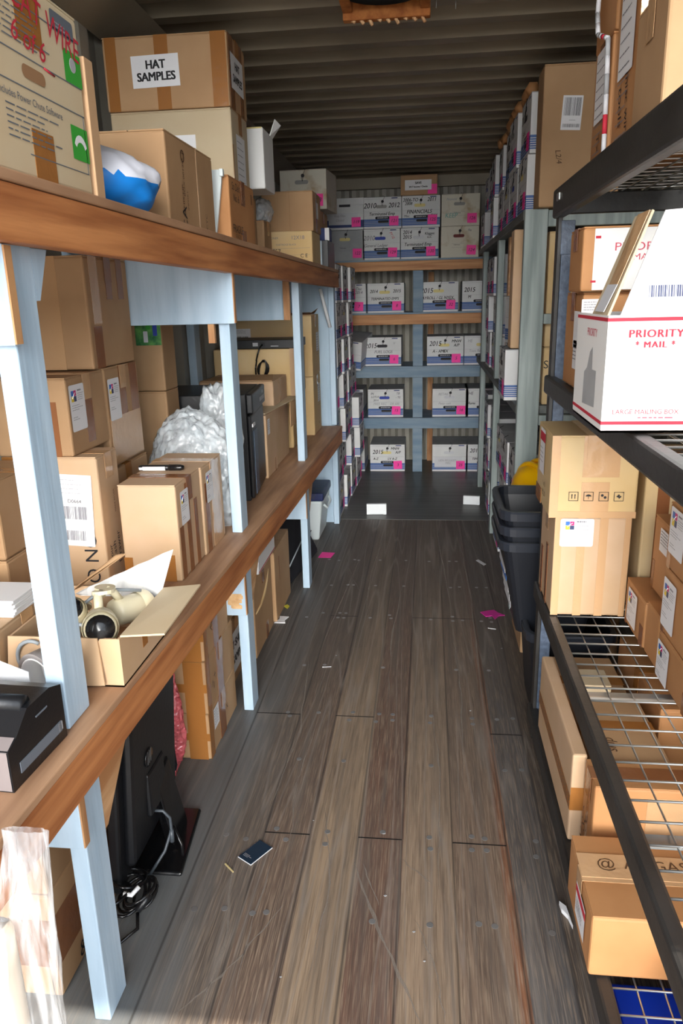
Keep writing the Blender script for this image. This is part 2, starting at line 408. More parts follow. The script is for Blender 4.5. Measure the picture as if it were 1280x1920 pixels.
def face_mat(face, w, d, h):
    z = (0, 0, 1)
    O, r, u, n = {'-y': ((-w/2, -d/2, 0), (1, 0, 0), z, (0, -1, 0)), '+x': ((w/2, -d/2, 0), (0, 1, 0), z, (1, 0, 0)),
                  '-x': ((-w/2, d/2, 0), (0, -1, 0), z, (-1, 0, 0)), '+z': ((-w/2, -d/2, h), (1, 0, 0), (0, 1, 0), z)}[face]
    m = Matrix.Identity(4)
    for i in range(3): m[i][0] = r[i]; m[i][1] = u[i]; m[i][2] = n[i]; m[i][3] = O[i]
    return m
def fsize(face, w, d, h): return {'-y': (w, h), '+x': (d, h), '-x': (d, h), '+z': (w, d)}[face]

# ------------------------------------------------------------------ the steel container (setting)
W0, W1, YB, Y0 = -1.18, 1.20, 6.90, -0.02
def zc(y): return 2.505 - 0.0135*(y-2.5)
f = MB(); f.box(W0, W1, Y0, 4.93, -0.06, 0.0, 'plank_floor')
for (y, off) in ((1.49, 0.5), (1.75, 0.5), (1.80, 0.5), (2.13, 0.5), (2.39, 0.5), (2.43, 0.5), (2.80, 0.5), (3.28, 0.5), (3.33, 0.5), (3.7, 0.5), (4.1, 0.5)):
    for x in (-0.57, -0.50, -0.42, -0.39, -0.27, -0.17, -0.12, 0.02, 0.13, 0.17, 0.26, 0.31):
        rr = random.Random(int(y*1000+x*777)).random()
        if rr < 0.62: f.disc((x+0.02*(rr-0.3), y+0.03*(rr-0.3), 0.0), 0.0085, 'nail_metal', seg=10, th=0.0006)
for (x0, x1, y) in ((-0.455, -0.325, 1.775), (-0.185, -0.062, 1.775), (0.08, 0.228, 1.775), (-0.62, -0.455, 2.41), (-0.325, -0.185, 2.41), (0.228, 0.335, 2.33), (-0.062, 0.08, 3.30), (0.08, 0.228, 3.30), (-0.455, -0.325, 3.30)):
    f.box(x0, x1, y, y+0.004, 0.0, 0.0004, 'vent_black')
def scuff(mb, pts, w, sd):
    rn = random.Random(sd); path = []
    for a, b_ in zip(pts[:-1], pts[1:]):
        for i in range(8): path.append((a[0]+(b_[0]-a[0])*i/8+rn.uniform(-.004, .004), a[1]+(b_[1]-a[1])*i/8))
    path.append(pts[-1]); l = []; r_ = []
    for i, p in enumerate(path):
        q_ = path[min(i+1, len(path)-1)]; o_ = path[max(i-1, 0)]; dx, dy = q_[0]-o_[0], q_[1]-o_[1]; n_ = math.hypot(dx, dy) or 1
        k = w*rn.uniform(0.25, 1.0)*math.sin(math.pi*(i+0.6)/(len(path)+0.2))
        l.append((p[0]-dy/n_*k, p[1]+dx/n_*k, 0.0005)); r_.append((p[0]+dy/n_*k, p[1]-dx/n_*k, 0.0005))
    n_ = len(path); mb.poly(l+r_, [(i+1, i, n_+i, n_+i+1) for i in range(n_-1)], 'dust')
mat('dust', (140, 130, 120), 0.85, alpha=0.55)
for k, (pts, w) in enumerate(((((-0.19, 1.68), (-0.10, 1.44), (0.0, 1.22)), 0.006), (((-0.17, 1.69), (-0.11, 1.53)), 0.003), (((-0.06, 1.70), (0.02, 1.62)), 0.003),
        (((-0.35, 1.52), (-0.43, 1.34), (-0.54, 1.18)), 0.004), (((-0.40, 1.78), (-0.42, 1.5), (-0.41, 1.2)), 0.003), (((-0.50, 2.9), (-0.44, 2.3), (-0.46, 1.9)), 0.005),
        (((-0.52, 1.66), (-0.47, 1.4), (-0.48, 1.18)), 0.005), (((-0.38, 2.5), (-0.40, 2.0), (-0.37, 1.7)), 0.003), (((0.02, 2.6), (0.05, 2.1), (0.04, 1.6)), 0.003),
        (((0.12, 3.2), (0.14, 2.6), (0.12, 2.0)), 0.004), (((-0.12, 3.8), (-0.15, 3.1), (-0.14, 2.5)), 0.004), (((-0.47, 4.2), (-0.42, 3.9), (-0.34, 3.6)), 0.003), (((-0.36, 4.4), (-0.42, 3.6), (-0.46, 2.8)), 0.004),
        (((0.06, 4.8), (0.10, 4.0), (0.13, 3.3)), 0.004), (((-0.02, 1.5), (0.03, 1.36), (0.05, 1.22)), 0.003), (((0.20, 4.8), (0.225, 3.6), (0.22, 2.6)), 0.006), (((-0.27, 4.7), (-0.30, 3.9), (-0.29, 3.2)), 0.004), (((-0.3, 1.9), (-0.24, 1.6), (-0.26, 1.3)), 0.003))):
    scuff(f, pts, w, k)
fo = struct(f.build('floor'))
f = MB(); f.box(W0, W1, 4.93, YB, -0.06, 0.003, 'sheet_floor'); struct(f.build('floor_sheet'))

def corr(n0, n1, period, depth, flat):
    # trapezoid profile positions along one axis
    out = []; p = n0
    s = (period-2*flat)/2
    while p < n1:
        out += [(p, 0), (p+flat, 0), (p+flat+s, depth), (p+2*flat+s, depth)]; p += period
    return [(a, d) for a, d in out if a <= n1]+[(n1, 0)]
c = MB(); prof = corr(Y0, YB, 0.208, 0.042, 0.066)
for (a, d0), (b_, d1) in zip(prof[:-1], prof[1:]):
    c.quad((W0, a, zc(a)+d0), (W0, b_, zc(b_)+d1), (W1, b_, zc(b_)+d1), (W1, a, zc(a)+d0), 'ceil_paint')
c.box(W0-0.02, W1+0.02, Y0, YB+0.05, 2.62, 2.64, 'ceil_paint')
struct(c.build('ceiling'))
for nm, X, sg in (('wall_left', W0, -1), ('wall_right', W1, 1)):
    w = MB(); prof = corr(Y0, YB, 0.278, 0.036, 0.07)
    for (a, d0), (b_, d1) in zip(prof[:-1], prof[1:]):
        w.quad((X+sg*d0, a, -0.06), (X+sg*d1, b_, -0.06), (X+sg*d1, b_, 2.6), (X+sg*d0, a, 2.6), 'wall_paint')
    w.box(min(X+sg*0.05, X+sg*0.07), max(X+sg*0.05, X+sg*0.07), Y0, YB+0.05, -0.06, 2.64, 'wall_paint')
    struct(w.build(nm))
for nm, sg, X in (('trim_left_rail', 1, W0), ('trim_right_rail', -1, W1)):
    t = MB(); a = X; b_ = X+sg*0.15
    t.poly([(a, Y0, zc(Y0)-0.11), (b_, Y0, zc(Y0)-0.004), (a, Y0, zc(Y0)+0.04), (a, YB, zc(YB)-0.11), (b_, YB, zc(YB)-0.004), (a, YB, zc(YB)+0.04)],
           [(0, 1, 4, 3), (1, 2, 5, 4), (0, 2, 1), (3, 4, 5), (0, 3, 5, 2)], 'ceil_paint')
    struct(t.build(nm))
w = MB(); prof = corr(W0, W1, 0.13, 0.03, 0.037)
for (a, d0), (b_, d1) in zip(prof[:-1], prof[1:]):
    w.quad((a, YB+d0, -0.06), (b_, YB+d1, -0.06), (b_, YB+d1, 2.6), (a, YB+d0, 2.6), 'wall_paint')
w.box(W0-0.05, W1+0.05, YB+0.04, YB+0.06, -0.06, 2.64, 'wall_paint')
struct(w.build('wall_back'))
t = MB(); t.box(W0, W1, YB-0.05, YB, 2.36, 2.46, 'ceil_paint'); struct(t.build('trim_back_rail'))
g = MB(); g.box(-14, 14, -22, Y0-0.01, -0.30, -0.22, 'ground'); struct(g.build('ground_outside'))

# roof vent: rotten timber frame around a dark opening
t = thing('roof_vent', 'round black roof vent in a rotten orange timber frame, dripping rust, on the ceiling', 'vent', (-0.15, 2.72, zc(2.72)-0.10))
m = MB(); m.box(-0.15, 0.15, 0.20, 0.235, -0.01, 0.08, 'rust', 0.004); m.box(-0.15, -0.115, -0.18, 0.20, 0.01, 0.09, 'rust', 0.004)
m.box(0.115, 0.15, -0.18, 0.20, 0.01, 0.09, 'rust', 0.004); m.box(-0.15, 0.15, -0.215, -0.18, 0.01, 0.09, 'rust', 0.004)
m.build('vent_frame', t)
m = MB(); m.lathe([(0.165, 0.06), (0.17, 0.02), (0.15, 0.0), (0.13, 0.02), (0.12, 0.09)], (0, 0.01, 0.015), 'vent_black', 28)
m.lathe([(0.001, 0.07), (0.13, 0.07)], (0, 0.01, 0), 'vent_black', 20); m.build('vent_ring', t)
m = MB()
for i in range(9):
    x = -0.12+i*0.03; m.tube([(x, 0.215, -0.006), (x+0.012, 0.212, -0.014-0.006*(i % 3))], 0.006, 'wood_raw', 5)
m.build('splintered_edge', t)
k = 0
for (x, y) in ((-0.33, 2.93), (-0.31, 3.05), (0.06, 2.80), (0.10, 2.95), (0.02, 3.10), (-0.20, 3.14), (-0.12, 3.08), (0.09, 3.12)):
    m = MB(); m.tube([(x, y, zc(y)+0.005), (x, y, zc(y)-0.028)], 0.0016, 'zinc', 5)
    tag(m.build('roof_screw', origin=(x, y, zc(y)-0.02)), 'tiny bright roof screw tip poking through the ceiling around the rusty vent', 'screw', 'roof screws around the vent')

# ------------------------------------------------------------------ left timber shelf
def xs(y): return -0.660+0.0205*(y-1.2)           # aisle face of the posts
def zU(y): return 1.676-0.0088*(y-0.85)
def zL(y): return 0.708-0.0085*(y-1.17)
SO = (-0.9, 2.5, 0)
shelf = thing('timber_shelf', 'long two-tier timber shelf along the left wall with pale blue posts and stained front beams', 'shelf', SO)
def sp(mb, name, label=None):
    o = mb.build(name, shelf, SO)
    if label: o['label'] = label
    return o
def ybeam(mb, y0, y1, xa, xb, zf, zb, m, n=1):
    # bar running along y between x offsets from post face
    p = [(xs(y)+dx, y, zf(y)+dz) for dz in (zb[0], zb[1]) for y in (y0, y1) for dx in (xa, xb)]
    p = [p[0], p[1], p[2], p[3], p[4], p[5], p[6], p[7]]
    mb.hexa(p, m, 0.003)
YE = 4.79
m = MB(); ybeam(m, 0.15, YE, 0.0, 0.037, zU, (-0.104, -0.019), 'wood_stained'); sp(m, 'upper_beam', 'orange-brown stained front beam')
m = MB(); ybeam(m, 0.15, YE, -0.50, 0.040, zU, (-0.018, 0.0), 'plywood'); sp(m, 'upper_board')
m = MB(); ybeam(m, 0.15, YE, 0.0, 0.037, zL, (-0.110, -0.019), 'wood_stained'); sp(m, 'lower_beam', 'orange-brown stained front beam')
m = MB(); ybeam(m, 0.15, YE, -0.50, 0.039, zL, (-0.018, 0.0), 'plywood'); sp(m, 'lower_board', 'worn bare plywood board')
PY = (1.17, 2.425, 3.65, 4.82)
for y in PY:
    a, b_ = xs(y)-0.037, xs(y)-0.001
    for z0, z1 in ((0.0, zL(y)-0.019), (zL(y)+0.0, zU(y)-0.02)):
        if y > 4.8: z1 = z1 if z0 == 0 else zU(y)-0.02
        m = MB(); m.box(a, b_, y, y+0.087, z0, z1, 'paint_blue', 0.003); sp(m, 'post')
for y in PY:
    m = MB(); m.box(-1.175, -1.135, y, y+0.087, 0, zU(y)-0.02, 'paint_blue', 0.003); sp(m, 'rear_post')
def gusset(y, x0, x1, z0, z1, worn=False):
    m = MB(); m.box(x0, x1, y-0.022, y, z0, z1, 'paint_blue', 0.0015)
    m.box(x1, x1+0.003, y-0.021, y-0.001, z0+0.002, z1-0.002, 'wood_edge')
    for (u, v) in ((0.02, 0.03), (0.02, 0.12), (0.03, 0.07)):
        m.lathe([(0.0001, 0.0008), (0.004, 0.0008), (0.004, 0)], (x1-u, y-0.022, z0+v), 'ink_grey', 8, 'y')
    if worn:
        for i in range(12):
            rnd = random.Random(i)
            cx, cz = x1-0.02-0.045*rnd.random(), z0+0.028+0.05*rnd.random()
            m.box(cx-0.018, cx+0.018, y-0.0226-0.00012*i, y-0.0222, cz-0.007, cz+0.007, 'wear')
    sp(m, 'gusset_board')
gusset(1.165, -1.16, -0.648, 1.415, zU(1.16)-0.105)
gusset(1.165, -1.16, -0.652, 0.462, zL(1.16)-0.112)
gusset(2.42, -1.16, -0.612, 1.405, zU(2.4)-0.02)
gusset(2.42, -1.16, -0.634, 0.396, zL(2.4)-0.112, True)
gusset(3.645, -1.16, -0.610, 0.388, zL(3.6)-0.112)
m = MB(); m.box(-1.16, -0.660, 3.66, 3.68, 1.38, zU(3.6)-0.02, 'paint_blue'); m.box(-0.682, -0.652, 3.62, 3.645, 1.38, zU(3.6)-0.02, 'wood_edge'); sp(m, 'gusset_board')
m = MB(); m.box(-0.702, -0.682, 2.405, 2.425, 1.345, 1.405, 'wood_edge'); sp(m, 'cleat')
m = MB(); m.box(-1.16, xs(4.82)-0.02, 4.86, 4.88, 0.0, zU(4.8)-0.02, 'paint_blue'); sp(m, 'end_panel')
for y in PY[:3]:
    X = xs(y)-0.022
    for (zt, ln, dp) in ((zL(y)-0.10, 0.19, 0.205), (zU(y)-0.105, 0.085, 0.055)):
        if y > 2 and zt > 1: continue
        m = MB(); m.panel([(X, y+0.088, zt), (X, y+0.088, zt-ln), (X, y+0.10, zt-ln), (X, y+0.088+dp, zt)], (1, 0, 0), 0.02, 'wood_raw' if zt < 1 else 'paint_blue'); sp(m, 'knee_brace')
m = MB(); m.tube([(-0.66, 4.74, zU(4.7)-0.11), (-0.612, 4.80, 1.30)], 0.011, 'foam_white', 6); sp(m, 'painted_stick', 'thin whitish stick leaning under the upper board')

# ------------------------------------------------------------------ cartons
def carton(name, label, x0, x1, y0, y1, z0, h, rz=0.0, col='card_brown', tape='tape_brown', seam='x', seams=True, strips=(), labels=(), marks=(), group=None, bev=0.006, cat='box', flaps_open=False, stripmat=None):
    w, d = x1-x0, y1-y0
    t = thing(name, label, cat, ((x0+x1)/2, (y0+y1)/2, z0), rz, group)
    m = MB(); hb = h-0.003
    if not flaps_open:
        m.box(-w/2, w/2, -d/2, d/2, 0, hb, col, bev)
        # folded score lines of the carton near its edges
    else:
        for (a, b_, c_, e) in ((-w/2, w/2, -d/2, -d/2+0.005), (-w/2, w/2, d/2-0.005, d/2), (-w/2, -w/2+0.005, -d/2+0.005, d/2-0.005), (w/2-0.005, w/2, -d/2+0.005, d/2-0.005)):
            m.box(a, b_, c_, e, 0, hb, col)
        m.box(-w/2, w/2, -d/2, d/2, 0, 0.004, 'card_inside')
    for mk in marks:
        mk_face, u, v, size, st, ink = mk[:6]; rot = mk[6] if len(mk) > 6 else 0; sh = mk[7] if len(mk) > 7 else 0; xsq = mk[8] if len(mk) > 8 else 1.0
        m.M = face_mat(mk_face, w, d, h); fw, fh = fsize(mk_face, w, d, h)
        m.text(st, u*fw, v*fh, size, ink, 0.0026, rot, sh, xsq)
        m.M = Matrix.Identity(4)
    m.build('box_body', t)
    if not flaps_open and seams:
        for s_ in (0, 1):
            q = MB()
            if seam == 'x':
                a, b_ = ((-d/2+0.001, -0.0015), (0.0015, d/2-0.001))[s_]; q.box(-w/2+0.001, w/2-0.001, a, b_, hb-0.001, h, col, 0.001)
            else:
                a, b_ = ((-w/2+0.001, -0.0015), (0.0015, w/2-0.001))[s_]; q.box(a, b_, -d/2+0.001, d/2-0.001, hb-0.001, h, col, 0.001)
            q.build('top_flap', t)
        if tape:
            q = MB(); tw = 0.024; dr = min(0.07, h*0.35)
            if seam == 'x':
                q.box(-w/2-0.003, w/2+0.003, -tw, tw, h-0.0005, h+0.0008, tape)
                for sx in (-1, 1): q.box(sx*(w/2+0.0028)-0.0004, sx*(w/2+0.0028)+0.0004, -tw, tw, h-dr, h+0.0008, tape)
            else:
                q.box(-tw, tw, -d/2-0.003, d/2+0.003, h-0.0005, h+0.0008, tape)
                q.box(-tw, tw, -d/2-0.0032, -d/2-0.0024, h-dr, h+0.0008, tape); q.box(-tw, tw, d/2+0.0024, d/2+0.0032, h-dr, h+0.0008, tape)
            q.build('tape_strip', t)
    for si, (face, u0, u1, v0, v1, *mt) in enumerate(strips):
        q = MB(); q.M = face_mat(face, w, d, h); fw, fh = fsize(face, w, d, h)
        q.box(u0*fw, u1*fw, v0*fh, v1*fh, 0.0003, (0.0018 if face == '+z' else 0.0008)+0.0002*si, mt[0] if mt else (stripmat or tape)); q.build('tape_strip', t)
    for lb in labels: add_label(t, w, d, h, *lb)
    return t

def add_label(t, w, d, h, face, u, v, lw, lh, kind, rot=0, text=None, seed=1, name=None):
    q = MB(); fw, fh = fsize(face, w, d, h)
    q.M = face_mat(face, w, d, h) @ Matrix.Translation((u*fw, v*fh, 0.0036)) @ Matrix.Rotation(R(rot), 4, 'Z')
    nm = 'paper_label'
    if kind == 'logo':
        q.rrect(0, 0, lw, lh, 'paper_white', 0, 0.006)
        s_ = min(lw, lh)*0.30; cx, cy = -lw*0.22, lh*0.26
        if lh > lw: s_ = lw*0.34
        for (dx, dy, mm) in ((-0.5, 0.5, 'logo_blue'), (0.5, 0.5, 'logo_magenta'), (-0.5, -0.5, 'logo_yellow'), (0.5, -0.5, 'logo_dark')):
            q.rrect(cx+dx*s_*0.5, cy+dy*s_*0.5, s_*0.47, s_*0.47, mm, 0.0005, 0.001)
        q.tube([(cx-s_*0.3, cy-s_*0.2, 0.0006), (cx, cy+s_*0.1, 0.0006), (cx+s_*0.3, cy+s_*0.3, 0.0006)], 0.0012, 'paper_white', 4)
        x0 = cx+s_*0.75
        q.bars(x0, cy+s_*0.38, lw*0.5-x0-0.006, 'ink_grey', 1, 0.006, 0.004, seed=seed)
        q.bars(x0, cy+s_*0.14, lw*0.5-x0-0.006, 'ink_light', 4, 0.0055, 0.0018, seed=seed+1)
        q.bars(-lw*0.4, cy-s_*0.85, lw*0.75, 'ink_light', 3, 0.006, 0.0018, seed=seed+2)
        q.bars(-lw*0.4, cy-s_*0.85-0.032, lw*0.45, 'ink_light', 2, 0.006, 0.0022, seed=seed+3)
    elif kind == 'ship':
        q.rrect(0, 0, lw, lh, 'paper_white', 0, 0.002)
        q.bars(-lw*0.42, lh*0.42, lw*0.8, 'ink_light', 4, lh*0.06, 0.002, seed=seed)
        q.barcode(-lw*0.38, -lh*0.12, lw*0.72, lh*0.18, 'ink_grey', seed=seed); q.barcode(-lw*0.38, -lh*0.42, lw*0.66, lh*0.14, 'ink_grey', seed=seed+1)
        if text: q.text(text, lw*0.05, lh*0.13, lh*0.07, 'ink')
    elif kind == 'long':      # tall barcode sticker
        q.rrect(0, 0, lw, lh, 'paper_white', 0, 0.002)
        q.barcode(-lw*0.42, -lh*0.08, lw*0.84, lh*0.52, 'ink_grey', seed=seed); q.bars(-lw*0.1, -lh*0.22, lw*0.5, 'ink_light', 1, seed=seed)
        q.barcode(-lw*0.42, -lh*0.42, lw*0.84, lh*0.10, 'ink_grey', seed=seed+3)
    elif kind == 'sign':
        q.rrect(0, 0, lw, lh, 'paper_white', 0, 0.001); n = len(text)
        for i, (tx, sz, dx) in enumerate(text):
            q.text(tx, dx, lh*(0.5-(i+0.85)/(n+0.7)), sz, 'ink', 0.0008, xs=0.95)
            [q.text(tx, dx+ox*sz, lh*(0.5-(i+0.85)/(n+0.7))+oy*sz, sz, 'ink', 0.00085+0.00003*j_, xs=0.95) for j_, (ox, oy) in enumerate(((0.04, 0), (0.08, 0), (0.04, 0.035), (0.0, 0.035), (0.08, 0.035)))]
        nm = 'paper_sign'
    elif kind == 'lines':
        q.rrect(0, 0, lw, lh, 'paper_white', 0, 0.002); q.bars(-lw*0.42, lh*0.36, lw*0.84, 'ink_grey', max(3, int(lh/0.012)), lh*0.13, 0.0025, seed=seed)
    elif kind == 'green':
        q.rrect(0, 0, lw, lh, 'green_dark', 0, 0.002)
        for i, (a, b_, mm) in enumerate(((-0.38, 0.1, 'logo_dark'), (-0.2, 0.28, 'paper_grey'), (0.02, 0.0, 'green_label'), (-0.1, -0.3, 'paper_grey'), (0.28, 0.2, 'green_label'), (0.28, -0.15, 'hole_blue'))):
            q.rrect(a*lw, b_*lh, lw*0.17, lh*0.26, mm, 0.0005+0.0001*i, 0.002)
    elif kind == 'plain': q.rrect(0, 0, lw, lh, 'paper_white', 0, 0.001)
    elif kind == 'red':
        q.rrect(0, 0, lw, lh, 'paper_white', 0, 0.001); q.box(-lw/2, lw/2, lh*0.22, lh*0.42, 0, 0.0006, 'ink_red'); q.bars(-lw*0.4, lh*0.05, lw*0.8, 'ink_light', 4, lh*0.1, 0.003, seed=seed)
    elif kind == 'handling':
        for i in range(4):
            x = (-1.5+i)*lw*0.27
            for (a, b_, c_, e) in ((-1, 1, -1, -0.9), (-1, 1, 0.9, 1), (-1, -0.9, -1, 1), (0.9, 1, -1, 1)):
                s_ = lh*0.5; q.box(x+a*s_, x+b_*s_, c_*s_, e*s_, 0, 0.0004, 'ink')
            if i == 0:
                for dx in (-0.16, 0.16): q.box(x+dx*lh-lh*0.04, x+dx*lh+lh*0.04, -lh*0.25, lh*0.15, 0, 0.0004, 'ink'); q.poly([(x+dx*lh-lh*0.09, lh*0.12, 0.0004), (x+dx*lh+lh*0.09, lh*0.12, 0.0004), (x+dx*lh, lh*0.28, 0.0004)], [(0, 1, 2)], 'ink')
            if i == 1:
                q.poly([(x+lh*0.3*math.cos(R(a)), lh*0.22*math.sin(R(a)), 0.0004) for a in range(0, 181, 20)], [tuple(range(10))], 'ink'); q.box(x-lh*0.02, x+lh*0.02, -lh*0.28, 0.0, 0, 0.0004, 'ink')
            if i == 2:
                q.poly([(x+lh*0.15+lh*0.15*math.cos(R(a)), -lh*0.1+lh*0.15*math.sin(R(a)), 0.0004) for a in range(0, 360, 30)], [tuple(range(12))], 'ink'); q.poly([(x-lh*0.15+lh*0.15*math.cos(R(a)), lh*0.12+lh*0.15*math.sin(R(a)), 0.0004) for a in range(0, 360, 30)], [tuple(range(12))], 'ink')
            if i == 3:
                q.poly([(x-lh*0.28, 0, 0.0004), (x, lh*0.26, 0.0004), (x+lh*0.1, lh*0.1, 0.0004), (x-lh*0.05, -lh*0.12, 0.0004)], [(0, 1, 2, 3)], 'ink'); q.poly([(x+lh*0.28, 0, 0.0004), (x, -lh*0.26, 0.0004), (x-lh*0.02, -lh*0.08, 0.0004), (x+lh*0.14, lh*0.1, 0.0004)], [(0, 1, 2, 3)], 'ink')
        nm = 'handling_symbols'
    o = q.build(name or nm, t)
    return o

# ------------------------------------------------------------------ file storage boxes (front = local -y)
FW, FD, FH = 0.302, 0.385, 0.238
def file_box(name, label, loc, rz=0.0, texts=(), hole='hole_yellow', note=None, style='std', group=None, tie=True, ink='ink', papers=False, w=FW):
    t = thing(name, label, 'box', loc, rz, group)
    q = MB(); body = 'stained_white' if style == 'stained' else ('lid_grey' if style == 'grey' else 'white_box')
    band = 'box_navy' if style == 'lidded' else 'box_blue'
    if style in ('stained', 'grey'): q.box(-w/2, w/2, -FD/2, FD/2, 0, FH-0.004, body, 0.003)
    else:
        q.box(-w/2, w/2, -FD/2, FD/2, 0, 0.016, body); q.box(-w/2, w/2, -FD/2, FD/2, 0.016, 0.072, band); q.box(-w/2, w/2, -FD/2, FD/2, 0.072, FH-0.004, body)
    q.M = face_mat('-y', w, FD, FH)
    if style == 'std':
        for zz in (0.028, 0.040, 0.052):
            q.box(0.0, w, zz, zz+0.0014, 0, 0.0005, 'white_box')
        for fc in ('+x', '-x'):
            q.M = face_mat(fc, w, FD, FH)
            for zz in (0.022, 0.031, 0.040, 0.049, 0.058): q.box(0.0, FD, zz, zz+0.003, 0, 0.0005, 'white_box')
        q.M = face_mat('-y', w, FD, FH)
        q.box(0.004, w-0.004, 0.128, 0.1294, 0, 0.0005, 'ink_light'); q.box(0.004, w-0.004, 0.222, 0.2235, 0, 0.0005, 'ink_light')
        q.rrect(w*0.82, 0.2265, 0.05, 0.007, 'box_navy', 0.0006)
        q.rrect(w*0.50, 0.080, 0.118, 0.022, 'ink', 0.0007, 0.010); q.text('BANKERS BOX', w*0.50, 0.080, 0.0125, 'paper_white', 0.0012)
        q.rrect(w*0.52, 0.052, 0.086, 0.020, 'ink', 0.0008, 0.009)
    elif style in ('grey', 'stained'):
        q.box(w*0.28, w*0.62, 0.078, 0.0790, 0, 0.0005, 'ink_grey'); q.box(w*0.28, w*0.62, 0.106, 0.107, 0, 0.0005, 'ink_grey'); q.text('Fellowes', w*0.42, 0.098, 0.014, 'ink')
    if hole: q.rrect(w*0.47, 0.165, 0.088, 0.024, hole, 0.0010, 0.012)
    if papers: q.rrect(w*0.45, 0.082, w*0.78, 0.09, 'paper_grey', 0.0014, 0.001)
    for (st, u, v, size, *o) in texts:
        q.text(st, u*w, v*FH, size, o[0] if o else ink, 0.0018, o[1] if len(o) > 1 else 0, 0.2, 0.9)
        q.text(st, u*w+0.0013, v*FH+0.0006, size, o[0] if o else ink, 0.00185, o[1] if len(o) > 1 else 0, 0.2, 0.9)
    q.M = Matrix.Identity(4); body_o = q.build('box_body', t)
    q = MB()
    if style == 'lidded':
        q.box(-w/2-0.004, w/2+0.004, -FD/2-0.004, FD/2+0.004, FH-0.052, FH, 'white_box', 0.002)
        q.box(-0.045, 0.045, -FD/2-0.0052, -FD/2-0.003, FH-0.066, FH-0.048, 'hole_black')
    else:
        q.hexa([(-w/2+0.001, -FD/2, FH-0.004), (w/2-0.001, -FD/2, FH-0.004), (-w/2+0.001, FD/2, FH-0.004), (w/2-0.001, FD/2, FH-0.004),
                (-w/2+0.001, -FD/2-0.001, FH), (w/2-0.001, -FD/2-0.001, FH), (-w/2+0.001, FD/2, FH), (w/2-0.001, FD/2, FH)], 'stained_white' if style == 'stained' else 'lid_grey')
    lid_o = q.build('box_lid', t)
    if tie and style != 'lidded':
        q = MB(); q.M = face_mat('-y', w, FD, FH); q.disc((w*0.50, 0.203, 0.0012), 0.011, 'ink', 'z', 12, 0.003)
        q.tube([(w*0.50, 0.203, 0.004), (w*0.47, 0.190, 0.005), (w*0.49, 0.17, 0.004), (w*0.52, 0.215, 0.004), (w*0.56, FH+0.001, 0.004), (w*0.5, FH+0.010, -0.02)], 0.0014, 'ink', 4); q.build('string_tie', lid_o)
    if note is not None:
        q = MB(); q.M = face_mat('-y', w, FD, FH) @ Matrix.Translation((w*0.80, 0.056, 0.0022)) @ Matrix.Rotation(R(random.uniform(-3, 3)), 4, 'Z')
        q.box(-0.037, 0.037, -0.036, 0.036, 0, 0.0008, 'note_pink')
        if note: q.text(note, 0, 0, 0.034, 'ink', 0.0014, 0, 0.2)
        q.build('sticky_note', body_o)
    return t

YF = 6.43
def back(label, x0, z, **k):
    w = k.pop('w', FW)
    return file_box('file_box', label, (x0+w/2, YF+FD/2+k.pop('dy', 0), z), k.pop('rz', 0), **k)
ZT = (1.767, 1.347, 0.912, 0.478, 0.003)
B = 'white file box at the back wall '
G = 'file boxes on the back wall shelves'
back('plain grey file box with a yellow hand hole, lower left on the top back shelf', -0.80, ZT[0], w=0.26, style='grey', hole='hole_yellow', note='122', group=G)
back('white file box handwritten 2010 General Ledger with a blue hand hole, top back shelf', -0.533, ZT[0], hole='hole_blue', note='129', texts=(('2010', 0.17, 0.70, 0.052, 'ink_grey'), ('General Ledger', 0.35, 0.46, 0.034, 'ink_grey'), ('FY10', 0.78, 0.78, 0.03, 'ink_pale_red', -60)), group=G)
back('white file box handwritten 2014 over 2015 Terminated Emp, lower row of top back shelf', -0.224, ZT[0], hole='paper_grey', note='130', texts=(('2014', 0.17, 0.85, 0.04), ('2015', 0.17, 0.70, 0.04), ('Klagges', 0.76, 0.80, 0.028), ('LLC', 0.76, 0.69, 0.024), ('Terminated Emp', 0.45, 0.46, 0.036)), group=G)
back('water-stained file box with a dark red hand hole, lower right on the top back shelf', 0.098, ZT[0], style='stained', hole='hole_red', note='124', texts=(('Fin', 0.75, 0.86, 0.025, 'ink_grey'),), group=G)
ZU = ZT[0]+0.2395
back('lidded white file box with navy base and taped-on paper sheet, top back shelf', -0.82, ZU, w=0.29, style='lidded', hole=None, papers=True, note='119', texts=(('Emp Files', 0.36, 0.44, 0.026, 'ink_light'), ('Closed', 0.36, 0.30, 0.026, 'ink_light'), ('A1', 0.15, 0.9, 0.024, 'ink_light')), group=G)
back('white file box handwritten 2010 2012 Terminated Emp, upper row of top back shelf', -0.521, ZU, hole='hole_grey', note='121', texts=(('2010', 0.16, 0.72, 0.056), ('2012', 0.80, 0.72, 0.050), ('Terminated Emp', 0.48, 0.46, 0.034)), group=G)
back('white file box handwritten 2006 to 2011 Financials, under the small SAVE carton', -0.214, ZU, hole='hole_yellow', note='125', texts=(('2006-TO', 0.22, 0.86, 0.036), ('2008', 0.17, 0.75, 0.032), ('2011', 0.78, 0.86, 0.040), ('FINANCIALS', 0.45, 0.49, 0.040), ('Misc', 0.12, 0.36, 0.026, 'ink_grey'), ('TAX', 0.84, 0.36, 0.03)), group=G)
back('water-stained file box with teal KEEP writing, upper right of top back shelf', 0.099, ZU, style='stained', hole='hole_grey', note='126', texts=(('Financial', 0.26, 0.84, 0.026, 'ink_light'), ('KEEP', 0.25, 0.33, 0.050, 'ink_teal')), group=G)
